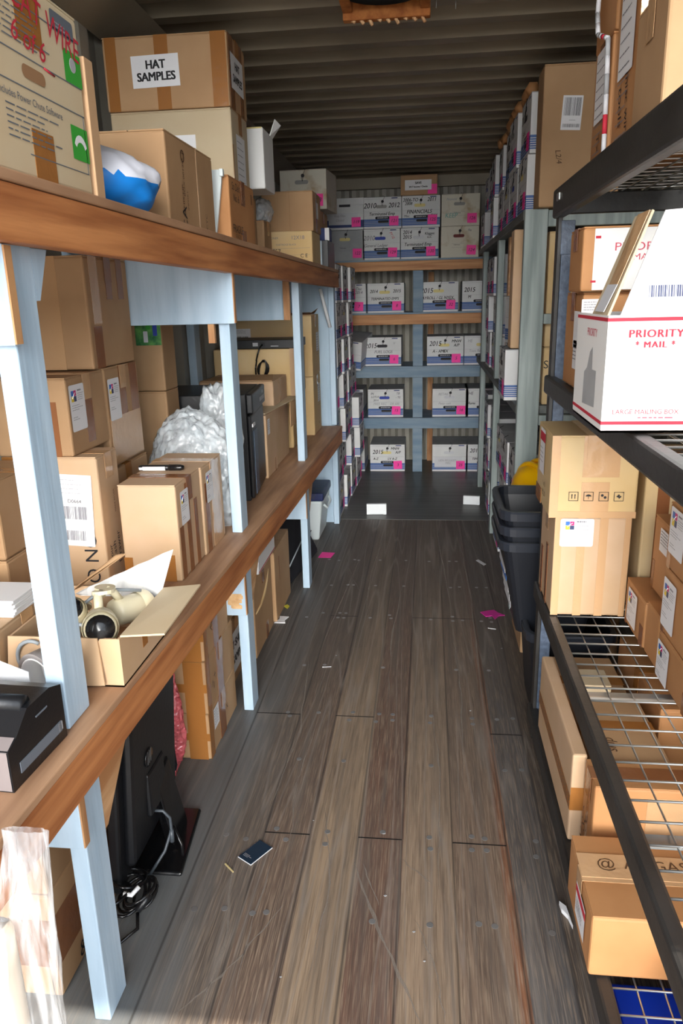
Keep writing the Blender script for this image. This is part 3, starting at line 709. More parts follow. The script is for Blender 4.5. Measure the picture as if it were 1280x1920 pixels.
# next shelf
back('white file box marked Dec 2014 beside the left stack, second back shelf', -0.815, ZT[1], hole='hole_yellow', note='7', texts=(('Dec', 0.80, 0.82, 0.034, 'ink_grey'), ('2014', 0.80, 0.70, 0.034, 'ink_grey'), ('- K', 0.60, 0.46, 0.03, 'ink_grey')), group=G)
back('white file box printed by hand 2014 2015 TERMINATED EMPS, second back shelf from the top', -0.500, ZT[1], hole='hole_yellow', note='8', texts=(('2014', 0.17, 0.72, 0.036), ('2015', 0.80, 0.72, 0.036), ('TERMINATED EMPS', 0.47, 0.47, 0.030)), group=G)
back('white file box handwritten 2015 PAYROLL SHEETS, right of the centre post', -0.058, ZT[1], hole='hole_yellow', note='32', texts=(('2015', 0.15, 0.70, 0.056), ('PAYROLL / GL NYEX', 0.42, 0.46, 0.033), ('SHEETS', 0.80, 0.39, 0.022)), group=G)
back('white file box handwritten 2015 M at the right end of the second back shelf', 0.282, ZT[1], hole=None, note=None, tie=False, texts=(('2015', 0.19, 0.70, 0.050), ('M', 0.19, 0.47, 0.034)), group=G, w=0.29)
# third
back('white file box handwritten 2015 FUEL LOGS with a black hand hole', -0.524, ZT[2], hole='hole_black', note='6', texts=(('2015', 0.15, 0.70, 0.056), ('FUEL LOGS', 0.50, 0.49, 0.034, 'ink_grey'), ('V', 0.80, 0.78, 0.03, 'ink_light')), group=G)
back('white file box handwritten 2015 MNW A/P, third back shelf', -0.006, ZT[2], hole='hole_yellow', note='5', texts=(('2015', 0.22, 0.74, 0.056), ('MNW', 0.80, 0.82, 0.034), ('A/P', 0.80, 0.68, 0.034), ('A - AMEX', 0.36, 0.48, 0.034)), group=G)
back('white file box marked HE faintly, right end of the third back shelf', 0.308, ZT[2], hole='hole_yellow', tie=False, texts=(('HE', 0.15, 0.82, 0.034, 'ink_light'), ('Trans Rec', 0.30, 0.48, 0.028, 'ink_light')), group=G, w=0.29)
# fourth
back('white file box cut off by the left stack on the fourth back shelf', -0.850, ZT[3], hole='hole_yellow', note='12', texts=(('DPT', 0.80, 0.70, 0.034, 'ink_light'),), group=G)
back('white file box with a blue hand hole, fourth back shelf, left of centre post', -0.508, ZT[3], hole='hole_blue', note='15', texts=(('IN', 0.12, 0.84, 0.028, 'ink_grey'), ('LOTUS', 0.20, 0.72, 0.024, 'ink_grey'), ('2014', 0.22, 0.60, 0.024, 'ink_grey'), ('TB', 0.85, 0.84, 0.028, 'ink_grey'), ('- TE', 0.85, 0.70, 0.026, 'ink_grey'), ('FREE REC', 0.34, 0.47, 0.030, 'ink_light'), ('OR 600', 0.75, 0.47, 0.028, 'ink_light')), group=G)
back('white file box with faded writing, fourth back shelf, right of centre post', 0.043, ZT[3], hole='paper_grey', note='16', texts=(('RETAIL', 0.3, 0.8, 0.03, 'ink_light'), ('Petty cash', 0.34, 0.47, 0.028, 'ink_light')), group=G)
back('white file box marked HE Rams at the right end of the fourth back shelf', 0.350, ZT[3], hole=None, tie=False, texts=(('HE', 0.13, 0.82, 0.036, 'ink_grey'), ('Rams', 0.16, 0.47, 0.030)), group=G, w=0.25)
# floor
back('white file box mostly hidden by the left stack, on the floor under the back shelves', -0.845, ZT[4], hole='hole_yellow', note='1', dy=-0.02, group=G)
back('white file box handwritten 2015 MNW A/P A-Z on the floor by back wall', -0.498, ZT[4], hole='hole_yellow', note='3', dy=-0.02, w=0.31, texts=(('2015', 0.22, 0.71, 0.052), ('MNW', 0.72, 0.84, 0.032), ('A/P', 0.80, 0.70, 0.034), ('A-Z', 0.16, 0.46, 0.030), ('LV A-Z', 0.64, 0.46, 0.030)), group=G)
back('white file box with paper sheet and pink note 25 on the rear floor', 0.047, ZT[4], hole='paper_grey', note='25', papers=True, dy=-0.02, texts=(('LIEN RELEASES', 0.42, 0.40, 0.026, 'ink_light'), ('MISC', 0.45, 0.30, 0.026, 'ink_light')), group=G)
back('white file box handwritten 2015 TIMECARDS at the right end of the floor row', 0.353, ZT[4], hole=None, tie=False, dy=-0.02, texts=(('2015', 0.24, 0.76, 0.050), ('TIMECARDS', 0.4, 0.46, 0.030)), group=G, w=0.27)
# the tilted one sticking out
file_box('file_box', 'tipped white file box sliding off the third back shelf beside the left stack', (-0.672, 6.47, 0.935), 0, hole=None, note=None, tie=False, group=G).rotation_euler = (R(9), R(6), R(-8))

# ------------------------------------------------------------------ back wall shelf
BO = (-0.14, 6.6, 0)
bs = thing('timber_shelf', 'open timber shelf against the back wall with two orange and two blue-painted front beams', 'shelf', BO)
for (z0, z1, mm) in ((1.676, 1.751, 'wood_cross'), (1.252, 1.334, 'wood_cross'), (0.818, 0.897, 'paint_steel'), (0.385, 0.463, 'paint_steel')):
    q = MB(); q.box(-1.10, 0.44, 6.375, 6.412, z0, z1, mm, 0.003); o = q.build('front_beam', bs, BO)
    q = MB(); q.box(-1.14, 1.16, 6.37, 6.885, z1+0.0005, z1+0.0135, 'paint_steel'); q.build('shelf_board', bs, BO)
for (z0, z1) in ((0.003, 0.384), (0.479, 0.817), (0.912, 1.251), (1.349, 1.675)):
    q = MB(); q.box(-0.124, -0.041, 6.385, 6.422, z0, z1, 'paint_steel', 0.003); q.build('centre_post', bs, BO)
for x in (-0.13, 0.0):
    q = MB(); q.box(x, x+0.05, 6.85, 6.888, 0.003, 1.675, 'paint_steel' if x < 0 else 'wood_edge', 0.002); q.build('rear_stud', bs, BO)

t = carton('carton', 'small taped brown carton signed SAVE on top of the back shelf file boxes', -0.225, 0.065, YF, YF+0.30, ZU+FH+0.002, 0.150, col='card_brown', tape='tape_clear',
       labels=(('-y', 0.48, 0.50, 0.21, 0.075, 'sign', 0, (('SAVE', 0.024, 0.0), ('2017 Income / Checks', 0.017, 0.0))),), group='cartons')
q = MB(); q.box(0.070, 0.143, -0.1525, -0.1515, 0.006, 0.078, 'note_pink'); q.build('sticky_note', t)

# ------------------------------------------------------------------ left stack of file boxes at the back (fronts face the aisle)
variants = []
for i, (hl, nt_, tx) in enumerate((('hole_yellow', '41', (('2013', 0.2, 0.72, 0.05), ('A/P', 0.8, 0.74, 0.034), ('A-F', 0.3, 0.46, 0.034))),
                                   ('hole_black', '52', (('2012', 0.2, 0.72, 0.05), ('BANK', 0.35, 0.46, 0.034))),
                                   ('hole_blue', '63', (('2011', 0.2, 0.72, 0.05), ('JOBS', 0.35, 0.46, 0.034))),
                                   ('hole_grey', '', (('2014', 0.2, 0.72, 0.05), ('INV', 0.35, 0.46, 0.034))))):
    variants.append((hl, nt_, tx))
ORD = ('nearest', 'second', 'third', 'fourth', 'fifth', 'sixth', 'seventh', 'eighth')
rowname = ('on the floor', 'second up', 'third up', 'fourth up', 'fifth up', 'sixth up', 'topmost')
protoL = []
rnd = random.Random(11)
GL = 'file boxes stacked against the left wall'
for ci, yc in enumerate((5.085, 5.40, 5.715, 6.03)):
    for r in range(7):
        nrows = 7
        dx = rnd.uniform(-0.03, 0.03); rz = 90+rnd.uniform(-1.6, 1.6)
        if ci == 0: xf = -0.592
        elif ci == 1: xf = -0.585
        elif ci == 2: xf = -0.568
        else: xf = -0.545 if r < 3 else -0.605
        x = xf+dx-FD/2; z = 0.003+r*0.2405
        lab = 'white file box %s in the %s column of the left stack' % (rowname[r], ORD[ci])
        v = rnd.randrange(4)
        if len(protoL) < 4:
            h, n, tx = variants[len(protoL)]
            o = file_box('file_box', lab, (x, yc, z), rz, texts=tx, hole=h, note=n, group=GL); protoL.append(o)
        else: dup(protoL[v], (x, yc, z), rz, lab, GL)
o = file_box('file_box', 'old creased white file box with scorched corners lying on top of the left stack', (-0.80, 5.32, 1.70), 0, style='stained', hole='hole_grey', note='118', group=GL)
o.location = (-0.79, 5.30, 2.03); o.rotation_euler = (R(1), 0, R(-3))
carton('carton', 'dark brown carton hidden under the scorched file box on the left stack', -1.12, -0.70, 5.08, 5.5, 1.690, 0.335, col='card_brown')

# ------------------------------------------------------------------ right timber shelf (sage paint)
RO = (0.8, 4.7, 0)
rs = thing('timber_shelf', 'sage-painted timber shelf along the right rear wall with a wide front post', 'shelf', RO)
def rp(mb, n, label=None):
    o = mb.build(n, rs, RO)
    if label: o['label'] = label
q = MB(); q.box(0.402, 0.498, 3.43, 3.468, 0, 1.815, 'paint_sage', 0.003); rp(q, 'front_post', 'wide weathered sage front post')
for y in (4.64, 5.85):
    q = MB(); q.box(0.402, 0.440, y, y+0.088, 0.0, 1.775, 'paint_sage', 0.003); rp(q, 'post')
q = MB(); q.box(0.442, 0.480, 4.42, 4.50, 0.986, 1.775, 'wood_raw', 0.002); rp(q, 'cleat', 'unpainted yellow timber upright')
for y in (3.43, 4.64, 5.85):
    q = MB(); q.box(1.13, 1.17, y, y+0.088, 0, 1.775, 'paint_sage'); rp(q, 'rear_post')
for zt in (0.985, 1.815):
    q = MB(); q.box(0.400, 1.18, 3.47, 6.36, zt-0.038, zt, 'paint_sage_dark', 0.003); rp(q, 'shelf_board')
for (z0, z1) in ((1.745, 1.81), (1.345, 1.388), (0.90, 0.945)):
    q = MB(); q.box(0.500, 1.13, 3.435, 3.470, z0, z1, 'paint_sage', 0.002); rp(q, 'cross_rail')
GR = 'file boxes on the right rear shelf'
protoR = []
ycs = (3.80, 4.12, 4.43, 4.90, 5.215, 5.53, 6.09)
lvl = (('top shelf', 1.8155, 2, 0.412), ('middle shelf', 0.9855, 3, 0.425), ('floor level', 0.0035, 3, 0.432))
rown = {2: ('lower row', 'upper row'), 3: ('bottom row', 'middle row', 'top row')}
rnd = random.Random(5)
for (ln, zb, nr, xf) in lvl:
    for ci, yc in enumerate(ycs):
        if ln == 'top shelf' and ci == 0: yc = 3.74
        for r in range(nr):
            if ln == 'middle shelf' and ci == 2: continue
            if ln == 'middle shelf' and ci in (0, 1) and r > 0: continue
            dx = rnd.uniform(-0.012, 0.02)+(0.045 if (yc > 6 and ln != 'top shelf') else 0); rz = -90+rnd.uniform(-1.2, 1.2)
            lab = 'white file box, %s, %s, right rear %s' % (ORD[ci]+(' from the wide post' if ci else ' to the wide post'), rown[nr][r], ln)
            loc = (xf+dx+FD/2-(0.05 if ln == 'middle shelf' and ci == 0 else 0), yc, zb+r*0.2405); v = rnd.randrange(4)
            if len(protoR) < 4:
                h, n, tx = variants[len(protoR)]
                protoR.append(file_box('file_box', lab, loc, rz, texts=tx, hole=h, note=n, group=GR))
            else: dup(protoR[v], loc, rz, lab, GR)
# crumpled brown paper strips over the top row
for (pp, lb) in (([(0.44, 3.66, 2.305), (0.43, 3.80, 2.30), (0.45, 3.95, 2.302)], 'crumpled brown paper wad on the file boxes beside the big flat carton'),
                 ([(0.44, 4.0, 2.305), (0.42, 4.25, 2.30), (0.45, 4.6, 2.304)], 'long crumpled brown paper strip along the top right file boxes'),
                 ([(0.44, 4.75, 2.31), (0.42, 4.95, 2.30)], 'small brown paper wad at the far end of the paper strip')):
    q = MB(); n = 16; path = []; rad = []
    rr = random.Random(len(lb))
    for i in range(n):
        tt = i/(n-1)*(len(pp)-1); k = min(int(tt), len(pp)-2); a = Vector(pp[k]).lerp(Vector(pp[k+1]), tt-k)
        path.append(a+Vector((rr.uniform(-.012, .012), 0, rr.uniform(0.0, .02)+0.012))); rad.append(rr.uniform(0.012, 0.034))
    q.tube(path, rad, 'card_orange', 6); c0 = pp[0]; tag(q.build('packing_paper', origin=c0), lb, 'paper')
# cartons on the right timber shelf
carton('carton', 'big plain flat brown carton with a white barcode sticker on top of the sage shelf', 0.449, 0.765, 3.385, 3.55, 1.8165, 0.525, col='card_brown', tape=None,
       labels=(('-y', 0.36, 0.66, 0.078, 0.125, 'long', -3),), marks=(('-y', 0.22, 0.36, 0.03, 'L2/4', 'ink_brown', -80, 0.2),))
carton('carton', 'brown carton lettered S E S behind the black rack post, on the sage shelf', 0.515, 1.11, 3.485, 3.61, 0.9865, 0.255, col='card_tan', tape=None,
       marks=(('-y', 0.02, 0.70, 0.05, 'S', 'ink'), ('-y', 0.155, 0.70, 0.05, 'E', 'ink'), ('-y', 0.275, 0.70, 0.05, 'S', 'ink')))
carton('carton', 'tall brown carton above the S E S carton, behind the black rack post', 0.515, 1.11, 3.485, 3.61, 1.2435, 0.485, col='card_tan', tape=None, strips=(('-y', 0.18, 0.26, 0, 1, 'card_brown'),))
t = carton('flattened_carton', 'flattened pale carton standing on edge just left of the wide sage post', 0.385, 0.430, 3.66, 3.78, 1.2275, 0.53, col='card_kraft', tape=None, seams=False, cat='box')
o = file_box('file_box', 'white file box turned side-on behind the flattened pale carton, middle sage shelf', (0.625, 4.06, 1.2275), -80, hole='hole_yellow', note='9', group=GR)

# ------------------------------------------------------------------ black rack
KO = (0.65, 1.35, 0)
rk = thing('wire_rack', 'black steel storage rack with wire mesh decks along the right side', 'shelf', KO)
XR0, XR1, YR0, YR1 = 0.365, 0.965, 0.36, 2.36
def kp(mb, n, label=None):
    o = mb.build(n, rk, KO)
    if label: o['label'] = label
for (x, y) in ((XR0, YR1-0.045), (XR1-0.045, YR1-0.045), (XR0, YR0), (XR1-0.045, YR0)):
    q = MB(); q.box(x, x+0.012, y, y+0.045, 0, 1.762, 'rack_black', 0.002); q.box(x+0.012, x+0.045, y, y+0.012, 0, 1.66, 'rack_slate', 0.003)
    q.box(x+0.009, x+0.047, y-0.003, y+0.010, 1.58, 1.672, 'rack_slate', 0.002); kp(q, 'upright_post', 'slate-blue angle post with black edge')
LV = ((1.680, 1.757), (1.182, 1.236), (0.508, 0.566), (0.060, 0.118))
for (z0, z1) in LV:
    for x in (XR0-0.012, XR1-0.02):
        q = MB(); q.box(x, x+0.032, YR0, YR1-0.002, z0, z1, 'rack_black', 0.007); kp(q, 'beam')
    for y in (YR0+0.01, YR1-0.03):
        q = MB(); q.box(XR0+0.022, XR1-0.02, y, y+0.018, z0+0.01, z1-0.012, 'rack_black', 0.003); kp(q, 'end_brace')
    q = MB(); zd = z1-0.006
    y = 0.405
    while y < YR1-0.02:
        q.tube([(XR0+0.006, y, zd), (XR1-0.006, y, zd)], 0.0024, 'zinc', 6); y += 0.06
    x = XR0+0.068
    while x < XR1-0.01:
        q.tube([(x, YR0+0.01, zd-0.004), (x, YR1-0.01, zd-0.004)], 0.0022, 'zinc', 6); x += 0.054
    for yy in (0.64, 1.13, 1.63, 2.12):
        pass
    deck_o = q.build('wire_deck', rk, KO); deck_o['label'] = 'galvanised wire mesh deck'
    for yy in (0.64, 1.135, 1.635):
        q = MB(); q.box(XR0+0.02, XR1-0.02, yy, yy+0.034, zd-0.016, zd-0.013, 'zinc_dull'); q.box(XR0+0.02, XR1-0.02, yy, yy+0.005, zd-0.013, zd-0.008, 'zinc'); q.build('deck_channel', deck_o, KO)
q = MB(); q.lathe([(0.0001, 0.006), (0.010, 0.005), (0.011, 0)], (XR0-0.013, YR1-0.10, 1.728), 'zinc', 10, 'x', True, 1, 0.6)
q2 = MB(); q2.box(XR0-0.0155, XR0-0.011, YR1-0.125, YR1-0.085, 1.718, 1.738, 'zinc', 0.002); kp(q2, 'beam_clip'); q.bm.free()

# rack: mid deck
ZM = 1.239
t = thing('mailing_box', 'large white mailing carton with red lines and opened flaps, middle rack deck', 'box', (0.465, 1.463, ZM), 0, 'white mailing boxes')
w, d, h = 0.33, 0.262, 0.198
q = MB(); q.box(-w/2, w/2, -d/2, -d/2+0.004, 0, h, 'white_card'); q.box(-w/2, w/2, d/2-0.004, d/2, 0, h, 'white_card'); q.box(-w/2, -w/2+0.004, -d/2+0.004, d/2-0.004, 0, h, 'white_card'); q.box(w/2-0.004, w/2, -d/2+0.004, d/2-0.004, 0, h, 'white_card')
q.box(-w/2, w/2, -d/2, d/2, 0, 0.004, 'card_inside')
q.M = face_mat('-y', w, d, h)
q.box(0, w, 0.014, 0.020, 0, 0.0006, 'ink_red'); q.box(0, w, 0.188, 0.194, 0, 0.0006, 'ink_red')

for dx in (0, 0.0008, 0.0016):
    q.text('PRIORITY', 0.078+dx, 0.167, 0.0185, 'ink_red', 0.0008+dx*0.1, 0, 0, 1.0, 1.15); q.text('* MAIL *', 0.078+dx, 0.149, 0.0150, 'ink_red', 0.0008+dx*0.1, 0, 0, 1.0, 1.2)
q.text('LARGE MAILING BOX', 0.072, 0.036, 0.0115, 'ink_red', 0.0009); q.bars(0.06, 0.025, 0.09, 'ink_pale_red', 1, seed=4)
q.M = face_mat('-x', w, d, h)
q.box(0, d, 0.014, 0.020, 0, 0.0006, 'ink_red'); q.box(0, d, 0.188, 0.194, 0, 0.0006, 'ink_red'); q.text('PRIORITY', d*0.55, 0.165, 0.02, 'ink_pale_red', 0.0008)
q.poly([(d*0.35, 0.03, 0.0006), (d*0.75, 0.035, 0.0006), (d*0.75, 0.10, 0.0006), (d*0.62, 0.10, 0.0006), (d*0.60, 0.14, 0.0006), (d*0.52, 0.13, 0.0006), (d*0.45, 0.10, 0.0006), (d*0.36, 0.09, 0.0006)], [tuple(range(8))], 'lid_grey')
q.M = Matrix.Identity(4); q.build('box_body', t)
q = MB(); q.panel([(-w/2+0.02, -d/2+0.003, h), (w/2, -d/2+0.003, h), (w/2, -d/2+0.03, h+0.178), (-w/2+0.085, -d/2+0.03, h+0.165), (-w/2+0.055, -d/2+0.018, h+0.09)], (0, 1, 0), 0.004, 'white_card')
T = Matrix(((1, 0, 0, 0), (0, 0.146, -1, 0), (0, 1, 0.146, 0), (0, 0, 0, 1)))
q.M = Matrix.Translation((-0.062, -d/2+0.0052, h+0.038)) @ Matrix.Rotation(R(81.5), 4, 'X')
q.box(-0.055, 0.06, -0.016, 0.016, 0, 0.0006, 'paper_grey'); q.barcode(-0.040, -0.010, 0.075, 0.019, 'logo_dark', seed=3)
q.M = Matrix.Translation((0.06, -d/2+0.018, h+0.15)) @ Matrix.Rotation(R(81.5), 4, 'X'); q.text('LARGE MAILING BOX', 0.06, 0.018, 0.016, 'ink_pale_red', 0.001)
q.M = Matrix.Identity(4); q.build('front_flap', t)
q = MB(); q.panel([(-w/2, -d/2+0.01, h), (-w/2, -d/2+0.13, h), (-w/2+0.062, -d/2+0.13, h+0.165), (-w/2+0.068, -d/2+0.045, h+0.168)], (1, 0, -0.45), 0.004, 'card_pale')
q.panel([(-w/2+0.018, -d/2+0.03, h+0.05), (-w/2+0.018, -d/2+0.09, h+0.05), (-w/2+0.060, -d/2+0.10, h+0.165), (-w/2+0.066, -d/2+0.05, h+0.168)], (-1, 0, 0.4), 0.001, 'tape_clear'); q.build('side_flap', t, smooth=None)
q = MB(); q.panel([(-w/2-0.0015, -d/2+0.03, h+0.005), (-w/2-0.0015, -d/2+0.10, h+0.005), (-w/2+0.018, -d/2+0.10, h+0.05), (-w/2+0.018, -d/2+0.03, h+0.05)], (-1, 0, 0.4), 0.001, 'paper_grey'); q.build('paper_label', t)
carton('carton', 'brown carton with torn white shipping labels under a small mailing box, middle rack deck', 0.372, 0.64, 1.93, 2.15, ZM, 0.236, col='card_orange', tape='tape_dark',
       labels=(('-x', 0.80, 0.62, 0.075, 0.09, 'plain'), ('-x', 0.80, 0.36, 0.06, 0.07, 'lines'), ('-y', 0.10, 0.72, 0.06, 0.10, 'ship')))
t = carton('mailing_box', 'smaller brown-sided mailing box behind the large white one, middle rack deck', 0.358, 0.62, 1.90, 2.06, ZM+0.2375, 0.145, col='card_orange', tape='tape_dark', group='white mailing boxes')
q = MB(); q.M = face_mat('-y', 0.262, 0.16, 0.145); q.box(0.026, 0.262, 0.003, 0.140, 0.0003, 0.001, 'white_card'); q.box(0.028, 0.04, 0.118, 0.124, 0.001, 0.0014, 'ink_red'); q.bars(0.045, 0.118, 0.2, 'ink_pale_red', 1, th=0.005, seed=2)
q.text('PRIORITY', 0.14, 0.098, 0.026, 'ink_pale_red', 0.0016, 0, 0, 1.25); q.text('* MAIL *', 0.14, 0.075, 0.02, 'ink_pale_red', 0.0016, 0, 0, 1.2); q.box(0.022, 0.034, 0.020, 0.025, 0.001, 0.0014, 'ink_red'); q.build('printed_face', t)
carton('carton', 'brown carton at the right frame edge beside the large white mailing box', 0.655, 0.93, 1.38, 1.62, ZM, 0.21, col='card_orange')
carton('carton', 'long low brown carton at the back of the middle rack deck', 0.66, 0.94, 1.66, 2.26, ZM, 0.30, col='card_brown', tape='tape_dark')
carton('carton', 'dark-edged carton lid resting above the large white mailing box', 0.66, 0.93, 1.34, 1.63, ZM+0.212, 0.14, col='card_brown')
# rack: low deck
ZD = 0.569
carton('carton', 'brown carton with big colourful logo label, front of the low rack deck', 0.362, 0.570, 2.075, 2.315, ZD, 0.300, col='card_kraft', tape='tape_clear',
       strips=(('-y', 0.0, 0.10, 0, 1, 'tape_clear'), ('-y', 0.30, 0.41, 0, 1, 'tape_clear'), ('-y', 0.59, 0.70, 0, 1, 'tape_clear'), ('-y', 0.92, 1.0, 0, 1, 'tape_clear'), ('-x', 0.12, 0.26, 0, 0.5, 'tape_dark'), ('-x', 0.5, 0.64, 0, 0.62, 'tape_dark')),
       labels=(('-y', 0.29, 0.845, 0.092, 0.082, 'logo', 0),), group='cartons with logo labels')
carton('carton', 'shiny taped carton with handling symbols stacked on the big logo-label carton', 0.340, 0.575, 2.06, 2.31, ZD+0.301, 0.232, col='card_tan', tape='tape_clear',
       strips=(('-y', 0.36, 0.78, 0.5, 1.0, 'tape_clear'), ('-y', 0.36, 0.68, 0.0, 0.44, 'tape_clear'), ('-y', 0, 0.1, 0, 1, 'tape_clear'), ('-y', 0, 1, 0.0, 0.08, 'tape_clear'), ('-x', 0.0, 0.4, 0.0, 0.2, 'tape_brown')),
       labels=(('-y', 0.53, 0.27, 0.150, 0.026, 'handling', 0), ('-x', 0.42, 0.70, 0.085, 0.13, 'red', 0)), marks=(('-x', 0.6, 0.2, 0.02, 'PO 22', 'ink_brown', 0, 0.2), ('-x', 0.6, 0.32, 0.02, '1 of 2', 'ink_brown', 0, 0.2)), seam='y')
lab = (('-x', 0.42, 0.55, 0.062, 0.082, 'logo', 0),)
def small(label, x0, x1, y0, y1, z0, h, u=0.45, v=0.52, lw=0.085, lh=0.098, kind='logo', **k):
    return carton('carton', label, x0, x1, y0, y1, z0, h, col='card_orange', tape='tape_dark', seam='y', strips=(('-x', 0.80, 0.98, 0, 0.45, 'tape_dark'), ('-x', 0.05, 0.14, 0, 0.4, 'tape_dark')),
                  labels=(('-x', u, v, lw, lh, kind, 0),), group='cartons with logo labels', **k)
small('small orange-brown logo-label carton touching the big logo carton, low rack deck', 0.566, 0.78, 1.865, 2.055, ZD, 0.130, u=0.42, v=0.52, lw=0.088)
carton('carton', 'narrow unlabelled orange carton between two small logo-label cartons, low rack deck', 0.568, 0.78, 1.752, 1.858, ZD, 0.140, col='card_orange', tape='tape_dark', seam='y')
small('small logo-label carton nearest the camera on the low rack deck', 0.566, 0.80, 1.50, 1.745, ZD, 0.115, u=0.22, v=0.42, lw=0.085, lh=0.095)
small('small logo-label carton in the second layer above the nearest one, low rack deck', 0.566, 0.80, 1.50, 1.748, ZD+0.117, 0.160, u=0.24, v=0.50, lw=0.09, lh=0.12)
small('upright carton with a handwritten white note, behind the second-layer logo carton', 0.600, 0.82, 1.76, 1.965, ZD+0.142, 0.20, u=0.55, v=0.76, lw=0.10, lh=0.06, kind='lines')
small('topmost small logo-label carton with a half-torn sticker, low rack deck', 0.566, 0.80, 1.50, 1.752, ZD+0.279, 0.155, u=0.28, v=0.62, lw=0.10, lh=0.11)
carton('carton', 'plain carton deep behind the symbol carton on the low rack deck', 0.60, 0.94, 2.08, 2.32, ZD, 0.46, col='card_tan', tape='tape_dark', strips=(('-y', 0.1, 0.2, 0, 1),))
carton('carton', 'plain carton in the depth of the low rack deck behind the upright note carton', 0.83, 0.945, 1.5, 2.05, ZD, 0.42, col='card_orange')
# rack: bottom deck
ZB = 0.121
carton('carton', 'long narrow pale carton standing on edge at the front of the bottom rack deck', 0.366, 0.402, 1.665, 2.20, ZB, 0.255, col='card_kraft', tape=None, strips=(('-x', 0, 1, 0.36, 0.52, 'tape_brown'), ('-y', 0, 1, 0.36, 0.62, 'tape_brown')), seams=False)
t = carton('carton', 'scribbled orange carton standing behind the long narrow pale carton, bottom rack deck', 0.415, 0.68, 1.545, 1.655, ZB, 0.25, rz=0, col='card_orange', tape='tape_dark', strips=(('-x', 0.4, 0.6, 0, 1, 'tape_dark'), ('-y', 0.45, 1, 0.2, 0.9, 'tape_clear')), marks=(('-x', 0.3, 0.3, 0.05, 'MISC', 'ink_brown', 80, 0.2),))
t.location.x -= 0.02
carton('carton', 'crushed orange carton with a printed logo, lowest front item on the rack', 0.338, 0.60, 1.262, 1.500, ZB, 0.150, col='card_orange', tape='tape_clear', seam='x',
       strips=(('+z', 0, 1, 0.45, 0.75, 'tape_clear'),), marks=(('+z', 0.22, 0.62, 0.040, '@', 'ink_brown'), ('+z', 0.62, 0.62, 0.040, 'AIRGAS', 'ink_brown')), labels=(('-x', 0.62, 0.5, 0.09, 0.08, 'red', 0),))
carton('carton', 'brown carton seen through the low wire deck behind the long narrow pale carton', 0.415, 0.60, 1.67, 1.98, ZB, 0.24, col='card_brown', marks=(('+z', 0.3, 0.2, 0.04, 'skip', 'ink_brown', 90, 0.2),))
carton('carton', 'brown carton seen through the far end of the low wire deck', 0.415, 0.60, 1.99, 2.30, ZB, 0.20, col='card_brown')
carton('small_crate', 'little pale wooden crate sitting on the far carton under the low wire deck', 0.43, 0.54, 2.02, 2.12, ZB+0.2015, 0.05, col='card_pale', tape=None)
carton('carton', 'orange carton in the rear half of the bottom rack deck, far end', 0.625, 0.93, 1.85, 2.30, ZB, 0.28, col='card_orange')
carton('carton', 'orange carton in the rear half of the bottom rack deck, middle', 0.70, 0.93, 1.33, 1.83, ZB, 0.30, col='card_orange', tape='tape_dark')
carton('carton', 'pale carton with a red stamp under the near end of the low wire deck', 0.60, 0.93, 0.95, 1.24, ZB, 0.22, col='card_pale', labels=(('+z', 0.2, 0.6, 0.06, 0.04, 'red', 0),))
carton('carton', 'pale carton corner at the very bottom right of the picture', 0.50, 0.595, 0.95, 1.16, ZB, 0.10, col='card_kraft')
q = MB(); q.box(-0.10, 0.10, -0.07, 0.07, 0, 0.046, 'blue_plastic', 0.008); q.box(-0.085, 0.085, -0.055, 0.055, 0.046, 0.05, 'blue_plastic', 0.002)
tag(q.build('plastic_tub', origin=(0, 0, 0)), 'bright blue plastic tub on the floor under the bottom wire deck', 'tub').location = (0.49, 1.25, 0.0)
# rack: top deck
ZT_ = 1.760
carton('carton', 'tall orange carton with taped-on documents on the top rack deck, nearest the aisle', 0.398, 0.70, 1.685, 1.870, ZT_, 0.40, col='card_orange', tape='tape_dark',
       strips=(('-y', 0.0, 0.13, 0.50, 0.66, 'tape_clear'),), labels=(('-x', 0.55, 0.60, 0.12, 0.20, 'lines', 0),), marks=(('-x', 0.40, 0.22, 0.04, 'tools', 'ink', -80, 0.2), ('-x', 0.70, 0.20, 0.034, 'misc wire', 'ink', -80, 0.2)))
carton('carton', 'orange carton behind the documents carton on the top rack deck, with a white sheet', 0.392, 0.70, 1.885, 2.06, ZT_, 0.255, col='card_orange', tape='tape_dark', labels=(('-x', 0.55, 0.66, 0.12, 0.15, 'lines', 0),), marks=(('-x', 0.5, 0.2, 0.04, 'Tx', 'ink_brown', -80, 0.2),))
carton('carton', 'brown carton stacked on the rear orange carton under the ceiling, right edge', 0.396, 0.72, 1.885, 2.09, ZT_+0.257, 0.25, col='card_orange', tape='tape_brown')
carton('carton', 'tan carton at the top right picture corner on the top rack deck', 0.392, 0.70, 1.47, 1.672, ZT_, 0.215, col='card_brown', tape='tape_clear')
q = MB(); path = []
for (y, z, dx) in ((1.875, 1.772, -0.003), (1.877, 1.85, -0.004), (1.876, 1.93, -0.006), (1.88, 2.0, -0.008), (1.91, 2.012, -0.014), (1.96, 2.03, -0.014), (1.985, 2.08, -0.013), (1.98, 2.16, -0.012), (1.99, 2.2, -0.012)): path.append((0.388+dx, y, z))
for i in range(len(path)-1):
    mid = tuple((a+b_)/2 for a, b_ in zip(path[i], path[i+1])); q.tube([path[i], mid], 0.0055, 'paper_grey', 6); q.tube([mid, path[i+1]], 0.0055, 'ink_red' if i % 3 == 0 else 'lid_grey', 6)
tag(q.build('warning_tape', origin=(0.39, 1.9, 1.9)), 'twisted red and white tape dangling between the top rack cartons', 'tape')

